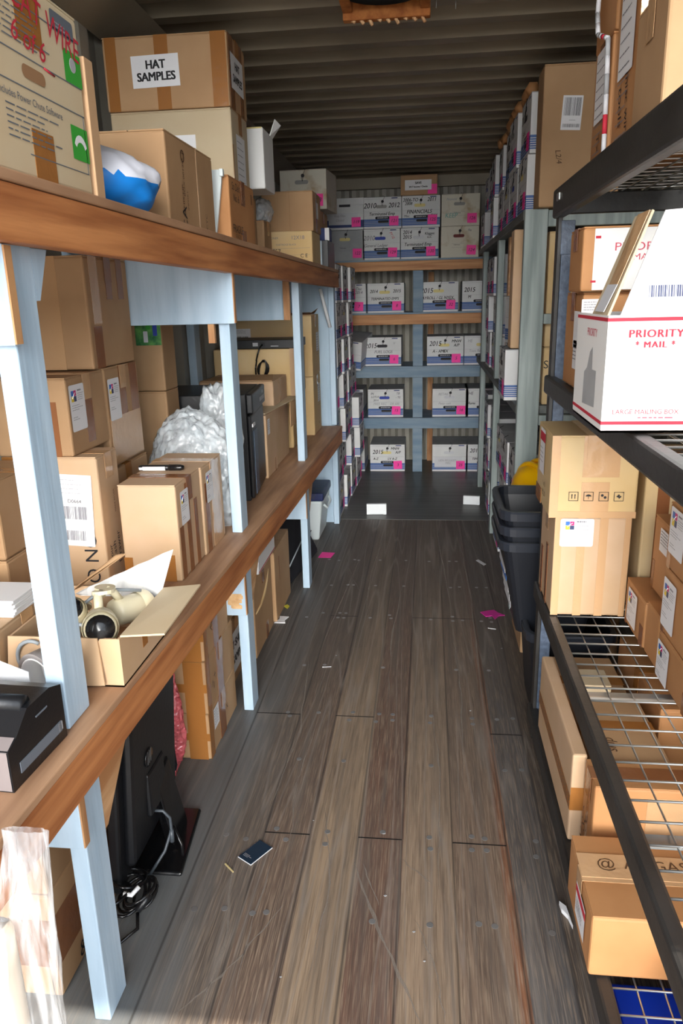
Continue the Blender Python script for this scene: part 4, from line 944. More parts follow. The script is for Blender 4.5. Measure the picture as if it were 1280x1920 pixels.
# ------------------------------------------------------------------ left shelf, upper board
def U(y): return zU(y)+0.001
def Lz(y): return zL(y)+0.001
t = carton('carton', 'big tan software carton scrawled CAT WIRE in red at the top left corner', -1.10, -0.632, 1.02, 1.468, U(1.4), 0.295, col='card_pale', tape='tape_brown', seam='y',
       strips=(('+x', 0.50, 0.68, 0.68, 1.0, 'tape_brown'), ('+x', 0.52, 0.68, 0.0, 0.26, 'tape_brown')))
q = MB(); q.M = face_mat('+x', 0.468, 0.448, 0.295)
q.rrect(0.385, 0.265, 0.085, 0.030, 'slate_label', 0.0012, 0.006); q.bars(0.355, 0.262, 0.06, 'ink_light', 2, seed=3, z=0.0016)
q.rrect(0.412, 0.206, 0.066, 0.052, 'green_label', 0.0012, 0.001); q.disc((0.412, 0.211, 0.0012), 0.012, 'ink_light', 'z', 12, 0.0004)
q.rrect(0.410, 0.083, 0.066, 0.056, 'green_label', 0.0012, 0.001)
q.poly([(0.410+0.026*math.cos(R(a)), 0.072+0.026*math.sin(R(a)), 0.0017) for a in range(20, 161, 20)]+[(0.410+0.018*math.cos(R(a)), 0.070+0.016*math.sin(R(a)), 0.0017) for a in range(160, 19, -20)], [tuple(range(16))], 'paper_white')
for z in (0.252, 0.178, 0.132): q.box(0.0, 0.44, z, z+0.0018, 0.0008, 0.0012, 'slate_label')
q.box(0.22, 0.432, 0.035, 0.0365, 0.0008, 0.0012, 'slate_label'); q.box(0.432, 0.434, 0.035, 0.133, 0.0008, 0.0012, 'slate_label')
q.text('Includes Power Chute Software', 0.245, 0.115, 0.016, 'slate_label', 0.0014); q.bars(0.16, 0.098, 0.21, 'slate_label', 6, 0.009, 0.002, 0.0014, 5); q.bars(0.16, 0.240, 0.2, 'slate_label', 6, 0.009, 0.002, 0.0014, 8)
q.rrect(0.262, 0.158, 0.075, 0.020, 'card_inside', 0.0013, 0.010)
q.M = q.M @ Matrix.Translation((0, 0, 0.0006))
q.text('CAT WIRE', 0.325, 0.250, 0.056, 'ink_red', 0.0014, -7, 0.1, 0.9); q.text('6 of 6', 0.255, 0.205, 0.046, 'ink_red', 0.0014, -6, 0.2); q.tube([(0.30, 0.178, 0.001), (0.335, 0.175, 0.001)], 0.0016, 'ink_red', 4)
q.build('printed_side', t)
q = MB(); q.box(-0.035+0.0, 0.0, 1.474, 1.512, 0, 0.232, 'board_mdf', 0.002)
q = MB(); q.box(-0.24, 0.24, -0.019, 0.019, 0, 0.240, 'board_mdf', 0.002)
tag(q.build('fibre_board'), 'bare fibreboard panel standing on edge right beside the CAT WIRE carton', 'board').location = (-0.868, 1.496, U(1.49))
# blue and white stuff sack
def blob(name, label, cat, c, r, mm, seed=1, sub=4, amp=0.12, freq=3.0, mats2=None, split=None, flat=None, group=None):
    rn = random.Random(seed); offs = [Vector((rn.uniform(-9, 9), rn.uniform(-9, 9), rn.uniform(-9, 9))) for _ in range(3)]
    from mathutils import noise as nz
    bm = bmesh.new(); bmesh.ops.create_icosphere(bm, subdivisions=sub, radius=1.0)
    for v in bm.verts:
        n = v.co.normalized(); k = 1+amp*nz.noise(n*freq+offs[0])+amp*0.5*nz.noise(n*freq*3+offs[1])+amp*0.3*nz.noise(n*freq*8+offs[2])
        p = Vector((n.x*r[0]*k, n.y*r[1]*k, n.z*r[2]*k))
        if flat is not None and p.z < flat: p.z = flat+(p.z-flat)*0.02
        v.co = p
    me = bpy.data.meshes.new(name)
    for f in bm.faces:
        f.smooth = True
        if split and split(f.calc_center_median()): f.material_index = 1
    bm.to_mesh(me); bm.free()
    me.materials.append(MATS[mm])
    if mats2: me.materials.append(MATS[mats2])
    o = bpy.data.objects.new(name, me); COL.objects.link(o); o.location = c
    if label: tag(o, label, cat, group)
    return o
zz = U(1.75)
blob('stuffed_bag', 'puffy bright blue and white bag between the fibreboard and the FRAGILE-side carton', 'bag', (-0.80, 1.735, zz+0.062), (0.20, 0.16, 0.088), 'pillow_white', 3, 4, 0.10, 1.6, 'pillow_blue', lambda c: c.z < 0.025-0.12*c.x and c.y < 0.08, -0.062)
carton('carton', 'brown carton with printed round stamps, front of the upper timber shelf', -0.835, -0.650, 1.965, 2.39, U(2.15), 0.222, col='card_brown', tape=None, seam='y',
       marks=(('+x', 0.30, 0.80, 0.045, 'O', 'ink_brown'), ('+x', 0.30, 0.80, 0.026, 'CT', 'ink_brown'), ('+x', 0.30, 0.56, 0.018, 'BOX 00124', 'ink_brown', 90), ('+x', 0.27, 0.33, 0.02, 'THIS UP', 'ink_brown', 90), ('+x', 0.36, 0.33, 0.014, 'IMPORT', 'ink_brown', 90), ('+x', 0.28, 0.10, 0.05, 'CA', 'ink', 90), ('+x', 0.76, 0.10, 0.022, 'RECYC', 'ink_brown', 90)), strips=(('+x', 0.60, 0.62, 0, 1, 'card_kraft'),))
carton('carton', 'tan carton with a half-hidden white sign under the HAT SAMPLES carton', -1.143, -0.700, 2.870, 3.12, U(3.0), 0.475, col='card_pale', tape='tape_brown',
       labels=(('-y', 0.475, 0.72, 0.20, 0.10, 'plain'), ('+x', 0.45, 0.66, 0.13, 0.17, 'lines')), strips=(('+x', 0.0, 0.06, 0.5, 0.75, 'tape_clear'),))
carton('carton', 'brown carton labelled HAT SAMPLES at the top of the upper timber shelf', -1.146, -0.698, 2.862, 3.125, U(3.0)+0.4765, 0.235, col='card_brown', tape='tape_brown',
       strips=(('-y', 0.02, 0.11, 0, 1, 'tape_brown'), ('-y', 0.42, 0.53, 0, 1, 'tape_brown'), ('-y', 0.87, 0.99, 0, 1, 'tape_brown'), ('+x', 0.05, 0.3, 0, 1, 'tape_dark'), ('+x', 0.6, 0.8, 0, 1, 'tape_dark')),
       labels=(('-y', 0.42, 0.52, 0.172, 0.102, 'sign', 1, (('HAT', 0.038, 0.0), ('SAMPLES', 0.038, 0.0))), ('+x', 0.44, 0.52, 0.18, 0.115, 'sign', 0, (('HAT', 0.036, 0.0), ('SAMPLES', 0.036, 0.0)))))
carton('carton', 'brown carton stamped FRAGILE beyond the round-stamped carton, upper timber shelf', -0.82, -0.628, 2.495, 2.848, U(2.7), 0.197, col='card_orange', tape='tape_dark', seam='x',
       strips=(('+x', 0.42, 0.58, 0.62, 1, 'tape_dark'), ('+x', 0.42, 0.58, 0.0, 0.22, 'tape_dark')),
       marks=(('+x', 0.22, 0.85, 0.034, 'So Delt', 'ink', 0, 0.2), ('+x', 0.22, 0.68, 0.034, 'No. 6', 'ink', 0, 0.2), ('+x', 0.24, 0.20, 0.036, 'FRAGILE', 'ink'), ('+x', 0.24, 0.08, 0.02, 'FRAGILE', 'ink_brown'), ('+x', 0.85, 0.78, 0.05, 'II', 'ink')))
q = MB(); q.panel([(-0.028, 0, 0), (0.0, 0, 0), (0.028, 0, 0.17), (0.03, 0, 0.205), (-0.028, 0, 0.205)], (0, 1, 0), 0.012, 'cooler_white'); q.box(0.024, 0.036, -0.006, 0.012, 0.185, 0.207, 'cooler_white', 0.002)
tag(q.build('plastic_bracket'), 'pale grey plastic bracket wedged between the round-stamped and FRAGILE cartons', 'bracket').location = (-0.672, 2.465, U(2.46))
carton('carton', 'hidden brown carton under the tall white box on the upper timber shelf', -1.12, -0.785, 3.25, 3.60, U(3.4), 0.262, col='card_brown')
t = carton('white_carton', 'tall plain white box with an open lid flap beside the HAT SAMPLES carton', -0.87, -0.672, 3.28, 3.49, U(3.4)+0.263, 0.235, col='white_card', tape=None, seams=False)
q = MB(); q.box(0.03, 0.094, -0.1048, -0.1044, 0.19, 0.232, 'hole_yellow'); q.build('yellow_band', t)
q = MB(); q.panel([(0.097, 0.04, 0.225), (0.097, 0.10, 0.225), (0.135, 0.10, 0.275), (0.120, 0.05, 0.290)], (1, 0, -0.4), 0.003, 'white_card'); q.build('lid_flap', t)
q = MB(); q.box(-0.096, 0.05, -0.105, 0.105, 0.2355, 0.2375, 'ink_brown'); q.build('lid_edge', t)
carton('carton', 'tan printed carton with ruled lines near the far end of the upper timber shelf', -0.835, -0.588, 3.99, 4.28, U(4.1), 0.163, col='card_tan', tape=None, seams=False,
       marks=(('-y', 0.22, 0.16*1.0, 0.001, '.', 'ink'), ('-y', 0.70, 0.78, 0.026, '12X18', 'ink_grey'), ('-y', 0.20, 0.38, 0.030, 'D757', 'ink'), ('-y', 0.82, 0.24, 0.026, 'C E', 'ink'), ('-y', 0.20, 0.78, 0.014, 'TONER', 'ink_grey'), ('-y', 0.45, 0.58, 0.012, 'CARTRIDGE BLACK', 'ink_grey')), strips=(('-y', 0.0, 0.95, 0.47, 0.475, 'ink_grey'), ('-y', 0.0, 0.95, 0.27, 0.275, 'ink_grey')))
carton('carton', 'slim carton wrapped in shiny clear tape left of the ruled tan carton', -0.845, -0.805, 3.84, 3.98, U(3.9), 0.20, col='card_tan', tape=None, seams=False, strips=(('-y', 0, 1, 0.2, 1, 'tape_clear'),))
blob('bubble_wrap', 'small tuft of bubble wrap between the FRAGILE and ruled tan cartons', 'bubble wrap', (-0.80, 3.80, U(3.8)+0.235), (0.05, 0.10, 0.06), 'bubble', 9, 4, 0.2, 3)
carton('carton', 'plain dark carton supporting the tuft of bubble wrap, upper timber shelf', -1.05, -0.765, 3.66, 3.83, U(3.7), 0.18, col='card_brown')
carton('carton', 'brown carton with a side label stacked on the ruled tan carton', -0.86, -0.592, 4.08, 4.36, U(4.1)+0.165, 0.195, col='card_brown', tape=None, strips=(('-y', 0.54, 0.545, 0, 1, 'card_inside'), ('+x', 0.3, 0.5, 0, 1, 'tape_dark')), labels=(('+x', 0.45, 0.55, 0.07, 0.08, 'plain'),))
t = thing('desktop_computer', 'slim silver-fronted black desktop computer standing at the far end of the upper timber shelf', 'computer', (-0.615, 4.63, U(4.6)))
q = MB(); q.box(-0.045, 0.045, -0.15, 0.15, 0, 0.150, 'plastic_black', 0.003); q.build('case', t)
q = MB(); q.box(-0.044, 0.010, -0.157, -0.150, 0.002, 0.148, 'pc_silver', 0.003)
for i in range(10):
    for j in range(6): q.box(-0.034+j*0.006, -0.031+j*0.006, -0.158, -0.1565, 0.02+i*0.008, 0.025+i*0.008, 'ink')
q.build('front_panel', t)
q = MB(); q.box(-0.02, 0.045, -0.06, 0.06, 0.0, 0.07, 'box_navy', 0.002); q.box(0.02, 0.0455, -0.0605, -0.05, 0.0, 0.07, 'paper_white')
tag(q.build('cartridge_box'), 'small blue and white box standing on the slim desktop computer', 'box').location = (-0.615, 4.60, U(4.6)+0.151)

# ------------------------------------------------------------------ left shelf, lower board
# receipt printer
t = thing('receipt_printer', 'black receipt printer at the near left end of the lower timber board', 'printer', (-0.766, 1.070, Lz(1.05)), -3)
q = MB(); prof = [(-0.085, 0.0), (0.085, 0.0), (0.085, 0.105), (0.05, 0.118), (-0.02, 0.118), (-0.06, 0.085), (-0.085, 0.075)]
w2 = 0.105
q.poly([(-w2, y, z) for y, z in prof]+[(w2, y, z) for y, z in prof], [tuple(range(7)), tuple(range(7, 14))[::-1]]+[(i, 7+i, 7+(i+1) % 7, (i+1) % 7) for i in range(7)], 'plastic_black'); pb_ = q.build('printer_body', t)
q = MB(); q.poly([(-w2+0.002, -0.0865, 0.003), (w2-0.002, -0.0865, 0.003), (w2-0.002, -0.0865, 0.074), (-w2+0.002, -0.0865, 0.074), (w2-0.002, -0.0605, 0.087), (-w2+0.002, -0.0605, 0.087)], [(0, 1, 2, 3), (3, 2, 4, 5)], 'sheen_grey'); q.build('front_cover', t)  # front of the black body coloured lighter for its pinkish reflection
q = MB(); q.tube([(-w2*0.9, -0.01, 0.119), (w2*0.9, -0.01, 0.119)], 0.016, 'plastic_black', 10); q.build('paper_cover', t)
q = MB(); q.box(w2, w2+0.0012, -0.06, 0.07, 0.020, 0.040, 'slate_label'); q.box(w2, w2+0.0012, 0.06, 0.073, 0.022, 0.038, 'ink_light'); q.box(w2, w2+0.001, 0.0, 0.035, 0.088, 0.091, 'slate_label'); q.build('side_badge', pb_)
q = MB(); q.panel([(0, 0, 0), (0.10, 0.02, 0), (0.10, 0.02, 0.10), (0.045, 0.01, 0.13), (0, 0, 0.135)], (0.1, 1, 0.2), 0.002, 'paper_white')
tag(q.build('paper_sheet'), 'white paper corner standing behind the black receipt printer', 'paper').location = (-0.845, 1.178, Lz(1.2))
t = thing('tape_roll', 'fat roll of packing tape with a printed white core, standing behind the receipt printer', 'tape', (-0.745, 1.262, Lz(1.25)+0.058), -25)
q = MB(); q.lathe([(0.058, -0.024), (0.058, 0.024), (0.049, 0.024), (0.049, -0.024), (0.058, -0.024)], (0, 0, 0), 'tape_tan', 32, 'y'); q.build('tape_winding', t)
q = MB(); q.lathe([(0.0487, -0.025), (0.0487, 0.025), (0.0455, 0.025), (0.0455, -0.025), (0.0487, -0.025)], (0, 0, 0), 'paper_white', 32, 'y'); q.lathe([(0.001, 0.02), (0.0455, 0.02)], (0, 0, 0), 'paper_white', 24, 'y')
for (a, mm) in ((0.012, 'yellow_print'), (-0.014, 'yellow_print'), (-0.028, 'blue_print')): q.box(-0.03, 0.02, 0.0186, 0.0192, a, a+0.009, mm)
q.build('core', t)
q = MB(); q.box(-0.028, 0.028, -0.02, 0.02, 0, 0.002, 'cooler_white', 0.0008); q.box(-0.012, 0.014, -0.004, 0.008, 0.002, 0.0026, 'ink_light')
o = tag(q.build('plastic_card'), 'small clear plastic card lying at the foot of the near white post', 'card'); o.location = (-0.70, 1.155, Lz(1.15)); o.rotation_euler = (0, 0, R(25))
carton('carton', 'kraft carton under the stack of white envelopes on the lower timber board', -1.13, -0.868, 1.30, 1.54, Lz(1.4), 0.132, col='card_kraft', tape='tape_clear')
for i in range(7):
    q = MB(); q.box(-0.12, 0.12, -0.055, 0.055, 0, 0.0048, 'paper_white', 0.001)
    if i == 6: q.disc((0.02, 0.03, 0.0048), 0.012, 'ink_pale_red', 'z', 10, 0.0003); q.bars(-0.09, -0.01, 0.1, 'ink_light', 3, 0.008, 0.002, 0.0052, 4)
    o = tag(q.build('envelope'), 'white envelope in the neat stack on the kraft carton' if i < 6 else 'topmost white envelope with a faint red print on the kraft carton', 'envelope', 'stacked envelopes')
    o.location = (-0.985, 1.43, Lz(1.4)+0.1335+i*0.0052); o.rotation_euler = (0, 0, R((i*37 % 5)-2))
# open carton of security cameras
oy = 1.478; oz = Lz(1.48)
t = carton('carton', 'open kraft carton full of cream security cameras on the lower timber board', -0.862, -0.622, 1.335, 1.622, oz, 0.112, col='card_kraft', tape=None, flaps_open=True, strips=(('+x', 0.40, 0.50, 0.3, 1, 'tape_brown'),))
q = MB(); q.panel([(0.121, -0.14, 0.112), (0.121, 0.125, 0.112), (0.215, 0.115, 0.126), (0.218, -0.145, 0.122)], (0, 0, 1), 0.004, 'card_pale'); q.build('side_flap', t)
q = MB(); q.panel([(-0.118, -0.145, 0.112), (0.075, -0.145, 0.112), (0.085, -0.155, 0.010), (-0.125, -0.158, 0.004)], (0, -1, 0.1), 0.004, 'card_kraft'); q.build('front_flap', t)
q = MB(); n = 8; pa = [(-0.09+i*0.025, 0.125, 0.090) for i in range(9)]
top = [(-0.09+i*0.03, 0.10+0.01*(i % 2)+0.03*i/8, 0.105+0.013*i) for i in range(9)]
q.poly(pa+top, [(i, i+1, 10+i, 9+i) for i in range(8)], 'white_card'); q.poly([(x, y+0.004, z) for x, y, z in pa+top], [(9+i, 10+i, i+1, i) for i in range(8)], 'white_card'); q.build('back_flap', t)
q = MB(); q.panel([(-0.10, 0.10, 0.11), (-0.09, 0.13, 0.11), (0.02, 0.16, 0.185), (0.0, 0.15, 0.185)], (0, 0, 1), 0.003, 'card_brown'); q.build('inner_flap', t)
def seccam(label, x, y, z, rz, tilt, s=1.0):
    t = thing('security_camera', label, 'camera', (x, y, z), rz, 'security cameras in the open carton'); t.rotation_euler = (R(tilt), 0, R(rz)); t.scale = (s, s, s)
    q = MB(); q.lathe([(0.0001, 0.05), (0.030, 0.048), (0.034, 0.035), (0.034, -0.05), (0.030, -0.056)], (0, 0, 0), 'camera_cream', 20, 'y'); q.lathe([(0.036, -0.02), (0.038, -0.03), (0.038, -0.045), (0.036, -0.05)], (0, 0, 0), 'camera_cream', 20, 'y'); cb = q.build('camera_body', t)
    q = MB(); q.lathe([(0.030, -0.055), (0.026, -0.064), (0.014, -0.070), (0.0001, -0.072)], (0, 0, 0), 'plastic_gloss', 20, 'y'); q.build('lens', cb)
    q = MB(); q.tube([(0, 0.03, 0.03), (0, 0.05, 0.055), (0.01, 0.06, 0.06)], 0.010, 'camera_cream', 8); q.disc((0.012, 0.062, 0.058), 0.024, 'camera_cream', 'z', 16, 0.008); q.build('mount', cb)
seccam('cream security camera with its black lens facing the aisle in the open carton', -0.690, 1.400, oz+0.110, 25, -14)
seccam('cream security camera lying at the back left of the open carton, black lens up', -0.775, 1.45, oz+0.100, 20, -48, 0.9)
seccam('cream security camera with its round mount up at the back of the open carton', -0.680, 1.535, oz+0.090, 150, 6, 0.95)
q = MB(); q.tube([(-0.62+0.0, 0, 0)]+[(-0.62, 0, 0.001)], 0.001, 'cable_grey', 4); q.bm.free()
q = MB()
q.tube([(-0.805+0.035*math.cos(R(a)), 1.322-0.004*math.sin(R(a)), oz+0.066+0.042*math.sin(R(a))) for a in range(60, 330, 18)], 0.0042, 'cable_grey', 7)
q.tube([(-0.80, 1.36, oz+0.104), (-0.76, 1.37, oz+0.120), (-0.72, 1.365, oz+0.126), (-0.68, 1.37, oz+0.118)], 0.004, 'cable_grey', 7)
q.tube([(-0.77, 1.42, oz+0.12), (-0.74, 1.48, oz+0.14), (-0.70, 1.52, oz+0.142), (-0.66, 1.56, oz+0.125)], 0.004, 'cable_grey', 7)
tag(q.build('cable', origin=(-0.75, 1.40, oz+0.05)), 'grey cable looping out of the open carton of cameras', 'cable')
# big cartons
carton('carton', 'brown till-drawer carton with a large white barcode label behind the near white post', -1.16, -0.890, 1.895, 2.035, Lz(1.95), 0.375, col='card_kraft', tape='tape_clear', seam='x',
       strips=(('-y', 0.0, 0.5, 0.80, 1.0, 'tape_brown'), ('-y', 0.04, 0.34, 0, 0.8, 'tape_clear')),
       labels=(('-y', 0.70, 0.60, 0.115, 0.205, 'ship', -3, 'D0664'),), marks=(('-y', 0.83, 0.13, 0.056, 'ON OUT', 'ink', -90), ('+x', 0.20, 0.24, 0.026, 'Your', 'ink', 90), ('+x', 0.38, 0.24, 0.030, 'Cash', 'ink', 90), ('+x', 0.60, 0.25, 0.030, 'Drawer', 'ink', 90), ('+x', 0.60, 0.62, 0.011, 'MADE IN USA', 'ink_brown', 90)))
carton('carton', 'plain carton at the left picture edge beside the till-drawer carton', -1.17, -1.02, 1.62, 1.86, Lz(1.7), 0.17, col='card_brown')
carton('carton', 'plain upper carton at the left picture edge beside the till-drawer carton', -1.17, -1.02, 1.62, 1.86, Lz(1.7)+0.172, 0.20, col='card_brown')
carton('carton', 'kraft logo-label carton under the near end of the black marker pen', -0.862, -0.694, 1.945, 2.172, Lz(2.0), 0.285, col='card_kraft', tape='tape_dark', seam='x',
       strips=(('+x', 0.05, 0.2, 0, 0.55, 'tape_dark'), ('+x', 0.34, 0.5, 0, 0.95, 'tape_dark'), ('+x', 0.66, 0.8, 0, 0.72, 'tape_dark'), ('-y', 0.62, 0.9, 0, 0.28, 'tape_brown'), ('-y', 0, 0.15, 0, 0.25, 'tape_brown')), labels=(('+x', 0.27, 0.73, 0.072, 0.098, 'logo'),), group='cartons with logo labels')
carton('carton', 'kraft logo-label carton standing against the second white post', -0.876, -0.690, 2.178, 2.405, Lz(2.3), 0.285, col='card_kraft', tape='tape_clear', seam='x',
       strips=(('+x', 0.10, 0.28, 0, 0.8, 'tape_dark'), ('+x', 0.40, 0.9, 0, 0.98, 'tape_clear')), labels=(('+x', 0.30, 0.74, 0.072, 0.098, 'logo'),), group='cartons with logo labels')
t = thing('marker_pen', 'black marker pen with a white label lying on the kraft logo-label cartons', 'pen', (-0.795, 2.125, Lz(2.0)+0.2855+0.0095), 2)
q = MB(); q.lathe([(0.0001, -0.068), (0.006, -0.068), (0.0085, -0.062), (0.0085, 0.022), (0.0070, 0.026)], (0, 0, 0), 'plastic_black', 14, 'x'); q.build('barrel', t)
q = MB(); q.lathe([(0.0078, 0.022), (0.0095, 0.024), (0.0090, 0.060), (0.006, 0.070), (0.0001, 0.070)], (0, 0, 0), 'plastic_gloss', 14, 'x'); q.build('cap', t)
q = MB(); q.M = Matrix.Rotation(R(98), 4, 'X'); q.box(-0.055, 0.014, -0.006, 0.006, 0.0080, 0.0089, 'paper_white'); q.box(-0.066, -0.048, -0.004, 0.004, 0.0082, 0.0092, 'paper_grey'); q.build('paper_label', t)
LB2 = Lz(2.1)
carton('carton', 'hidden brown carton supporting the rear logo-label stack, lower timber board', -1.165, -0.945, 2.06, 2.405, LB2, 0.288, col='card_brown')
carton('carton', 'brown logo-label carton resting on the till-drawer carton', -1.165, -0.95, 1.893, 2.132, Lz(1.95)+0.376, 0.212, col='card_brown', tape='tape_clear', strips=(('+x', 0.42, 0.62, 0.1, 1, 'tape_dark'), ('-y', 0.6, 0.85, 0, 0.7, 'tape_dark')), labels=(('+x', 0.22, 0.60, 0.090, 0.125, 'logo'),), group='cartons with logo labels')
carton('carton', 'brown logo-label carton wrapped in shiny film, left of the bubble wrap', -1.165, -0.95, 2.140, 2.402, LB2+0.290, 0.301, col='card_brown', tape='tape_clear', strips=(('+x', 0.40, 0.58, 0.5, 1, 'tape_dark'), ('+x', 0.72, 0.95, 0.5, 1, 'tape_dark'), ('+x', 0.05, 0.97, 0.03, 0.5, 'tape_clear')), labels=(('+x', 0.20, 0.68, 0.085, 0.125, 'logo'),), group='cartons with logo labels')
carton('carton', 'large plain brown carton jammed under the upper board above the logo-label cartons', -1.165, -0.95, 2.082, 2.392, LB2+0.5935, 0.312, col='card_brown', tape='tape_dark', seam='x', strips=(('+x', 0.08, 0.26, 0.0, 0.38, 'tape_dark'), ('+x', 0.1, 0.28, 0.4, 1, 'tape_clear'), ('+x', 0.44, 0.58, 0.62, 1, 'tape_dark'), ('+x', 0.72, 0.86, 0.62, 1, 'tape_dark'), ('-y', 0.3, 0.62, 0, 1, 'tape_clear')))
carton('carton', 'lower brown carton behind the bubble wrap, lower timber board', -1.165, -0.950, 2.66, 2.80, Lz(2.7), 0.465, col='card_brown', tape=None)
carton('carton', 'brown carton with a green photo sticker behind the logo-label cartons', -1.165, -0.950, 2.66, 2.80, Lz(2.7)+0.4665, 0.40, col='card_brown', tape=None, labels=(('-y', 0.78, 0.60, 0.095, 0.150, 'green'),))
blob('bubble_wrap', 'big crumpled heap of clear bubble wrap on the lower timber board', 'bubble wrap', (-0.828, 2.545, Lz(2.55)+0.170), (0.165, 0.105, 0.235), 'bubble', 4, 6, 0.15, 1.6, flat=-0.185)
blob('bubble_wrap', 'upright fold of bubble wrap behind the big heap, against the black computer tower', 'bubble wrap', (-0.772, 2.70, Lz(2.7)+0.25), (0.085, 0.05, 0.235), 'bubble', 6, 5, 0.18, 1.8, flat=-0.245)
# server tower
t = thing('computer_tower', 'large black server tower standing behind the bubble wrap', 'computer', (-0.915, 3.03, Lz(3.0)), 5)
q = MB(); q.box(-0.21, 0.195, -0.19, 0.19, 0, 0.430, 'plastic_black', 0.004); q.build('case', t)
q = MB(); q.box(0.195, 0.212, -0.19, 0.19, 0.010, 0.345, 'plastic_black', 0.012); q.box(0.195, 0.222, -0.19, 0.19, 0.352, 0.430, 'plastic_black', 0.006); fb = q.build('front_bezel', t)
q = MB(); q.lathe([(0.0001, 0.018), (0.10, 0.012), (0.12, 0.0)], (0.208, -0.05, 0.17), 'sheen_grey', 24, 'x', True, 0.9, 1.3) if False else q.box(0.2125, 0.216, -0.15, -0.06, 0.02, 0.28, 'rack_slate', 0.003)
q.build('front_door', fb)
q = MB(); q.box(0.2225, 0.2232, 0.02, 0.15, 0.375, 0.392, 'ink_light'); q.box(0.2225, 0.2232, 0.09, 0.12, 0.402, 0.414, 'ink_light'); q.box(0.2135, 0.2185, -0.185, -0.12, 0.30, 0.312, 'paper_white'); q.build('badge', fb)
# cartons further along
t = carton('carton', 'kraft carton with its top flap folded open, right of the black server tower', -0.93, -0.716, 3.262, 3.485, Lz(3.4), 0.292, col='card_kraft', tape=None, seams=False, labels=(('+x', 0.16, 0.80, 0.05, 0.07, 'lines'),), strips=(('+x', 0.72, 0.78, 0, 0.22, 'card_inside'),))
q = MB(); q.panel([(-0.10, -0.11, 0.294), (0.105, -0.11, 0.294), (0.165, 0.45, 0.300), (0.107, 0.45, 0.300), (0.105, 0.12, 0.296), (-0.10, 0.12, 0.296)], (0, 0, 1), 0.004, 'card_pale'); q.build('top_flap', t)
q = MB(); q.panel([(0.150, 0.25, 0.298), (0.168, 0.46, 0.300), (0.165, 0.46, 0.185), (0.148, 0.25, 0.175)], (1, 0, 0), 0.004, 'card_brown'); q.box(0.152, 0.170, 0.40, 0.42, 0.20, 0.26, 'blue_plastic'); q.build('hanging_flap', t)
t = carton('carton', 'kraft carton with loose lid flaps above and behind the black server tower', -1.09, -0.728, 3.515, 3.86, Lz(3.7), 0.415, col='card_kraft', tape=None, seam='x', strips=(('+x', 0.4, 0.55, 0.72, 1.0, 'tape_clear'),))
q = MB(); q.panel([(-0.175, -0.17, 0.417), (0.175, -0.17, 0.417), (0.15, -0.02, 0.431), (-0.15, -0.02, 0.421)], (0, 0, 1), 0.003, 'card_brown'); q.build('loose_flap', t)
carton('carton', 'slim kraft carton on the board below the carton with the black network box', -1.12, -0.728, 4.01, 4.26, Lz(4.1), 0.295, col='card_tan', tape=None, labels=(('+x', 0.2, 0.9, 0.06, 0.05, 'plain'),))
carton('carton', 'pale tan carton with a black network box lying on top', -1.125, -0.692, 3.92, 4.26, Lz(4.1)+0.2965, 0.250, col='card_tan', tape=None, seams=False, strips=(('-y', 0.94, 1, 0, 1, 'card_kraft'),))
t = thing('network_switch', 'flat black rack-mount network box with a coiled black cord, on the pale tan carton', 'switch', (-0.86, 4.07, Lz(4.1)+0.5475))
q = MB(); q.box(-0.22, 0.185, -0.17, 0.13, 0, 0.043, 'plastic_black', 0.002); ns_ = q.build('case', t)
q = MB(); q.box(-0.045, -0.018, -0.172, -0.170, 0.012, 0.030, 'ink_light'); q.box(0.0, 0.02, -0.172, -0.170, 0.012, 0.030, 'ink'); q.box(0.05, 0.09, -0.172, -0.170, 0.010, 0.014, 'ink_light'); q.build('sockets', ns_)
q = MB(); q.tube([(0.006, -0.172, 0.02), (-0.004, -0.190, 0.008), (-0.018, -0.190, -0.03), (-0.028, -0.185, -0.062)], 0.0042, 'plastic_gloss', 6)
for k in range(4):
    q.tube([(0.004+(0.016+0.004*k)*math.cos(R(a))-0.012*math.sin(R(a)), -0.184+0.004*k, -0.105-(0.046-0.003*k)*math.sin(R(a))-0.01*math.cos(R(a))) for a in range(0, 360, 24)], 0.0040, 'plastic_gloss', 6, True)
q.tube([(-0.026, -0.182, -0.06), (-0.034, -0.182, -0.10), (-0.034, -0.182, -0.145)], 0.004, 'plastic_gloss', 6); q.build('power_cord', t)
carton('carton', 'tall yellow-tan carton, lower of the pair beside the end panel', -1.12, -0.672, 4.42, 4.71, Lz(4.5), 0.350, col='card_tan', tape='tape_clear', labels=(('+x', 0.65, 0.68, 0.10, 0.11, 'lines'),), marks=(('+x', 0.6, 0.15, 0.02, 'OK', 'ink_brown'),))
t = carton('carton', 'tall yellow-tan carton with dark open flaps, upper of the pair beside the end panel', -1.12, -0.672, 4.42, 4.71, Lz(4.5)+0.3515, 0.352, col='card_tan', tape='tape_clear', labels=(('+x', 0.65, 0.55, 0.10, 0.11, 'lines'), ('-y', 0.08, 0.66, 0.10, 0.10, 'ship'), ('-y', 0.36, 0.40, 0.075, 0.060, 'plain', 45)))
q = MB(); q.panel([(-0.20, -0.14, 0.354), (0.222, -0.14, 0.354), (0.20, -0.01, 0.362), (-0.2, 0.0, 0.360)], (0, 0, 1), 0.003, 'card_inside'); q.panel([(0.20, -0.12, 0.355), (0.20, 0.12, 0.355), (0.222, 0.13, 0.385), (0.222, -0.05, 0.370)], (1, 0, 0), 0.003, 'card_inside'); q.build('open_flap', t)

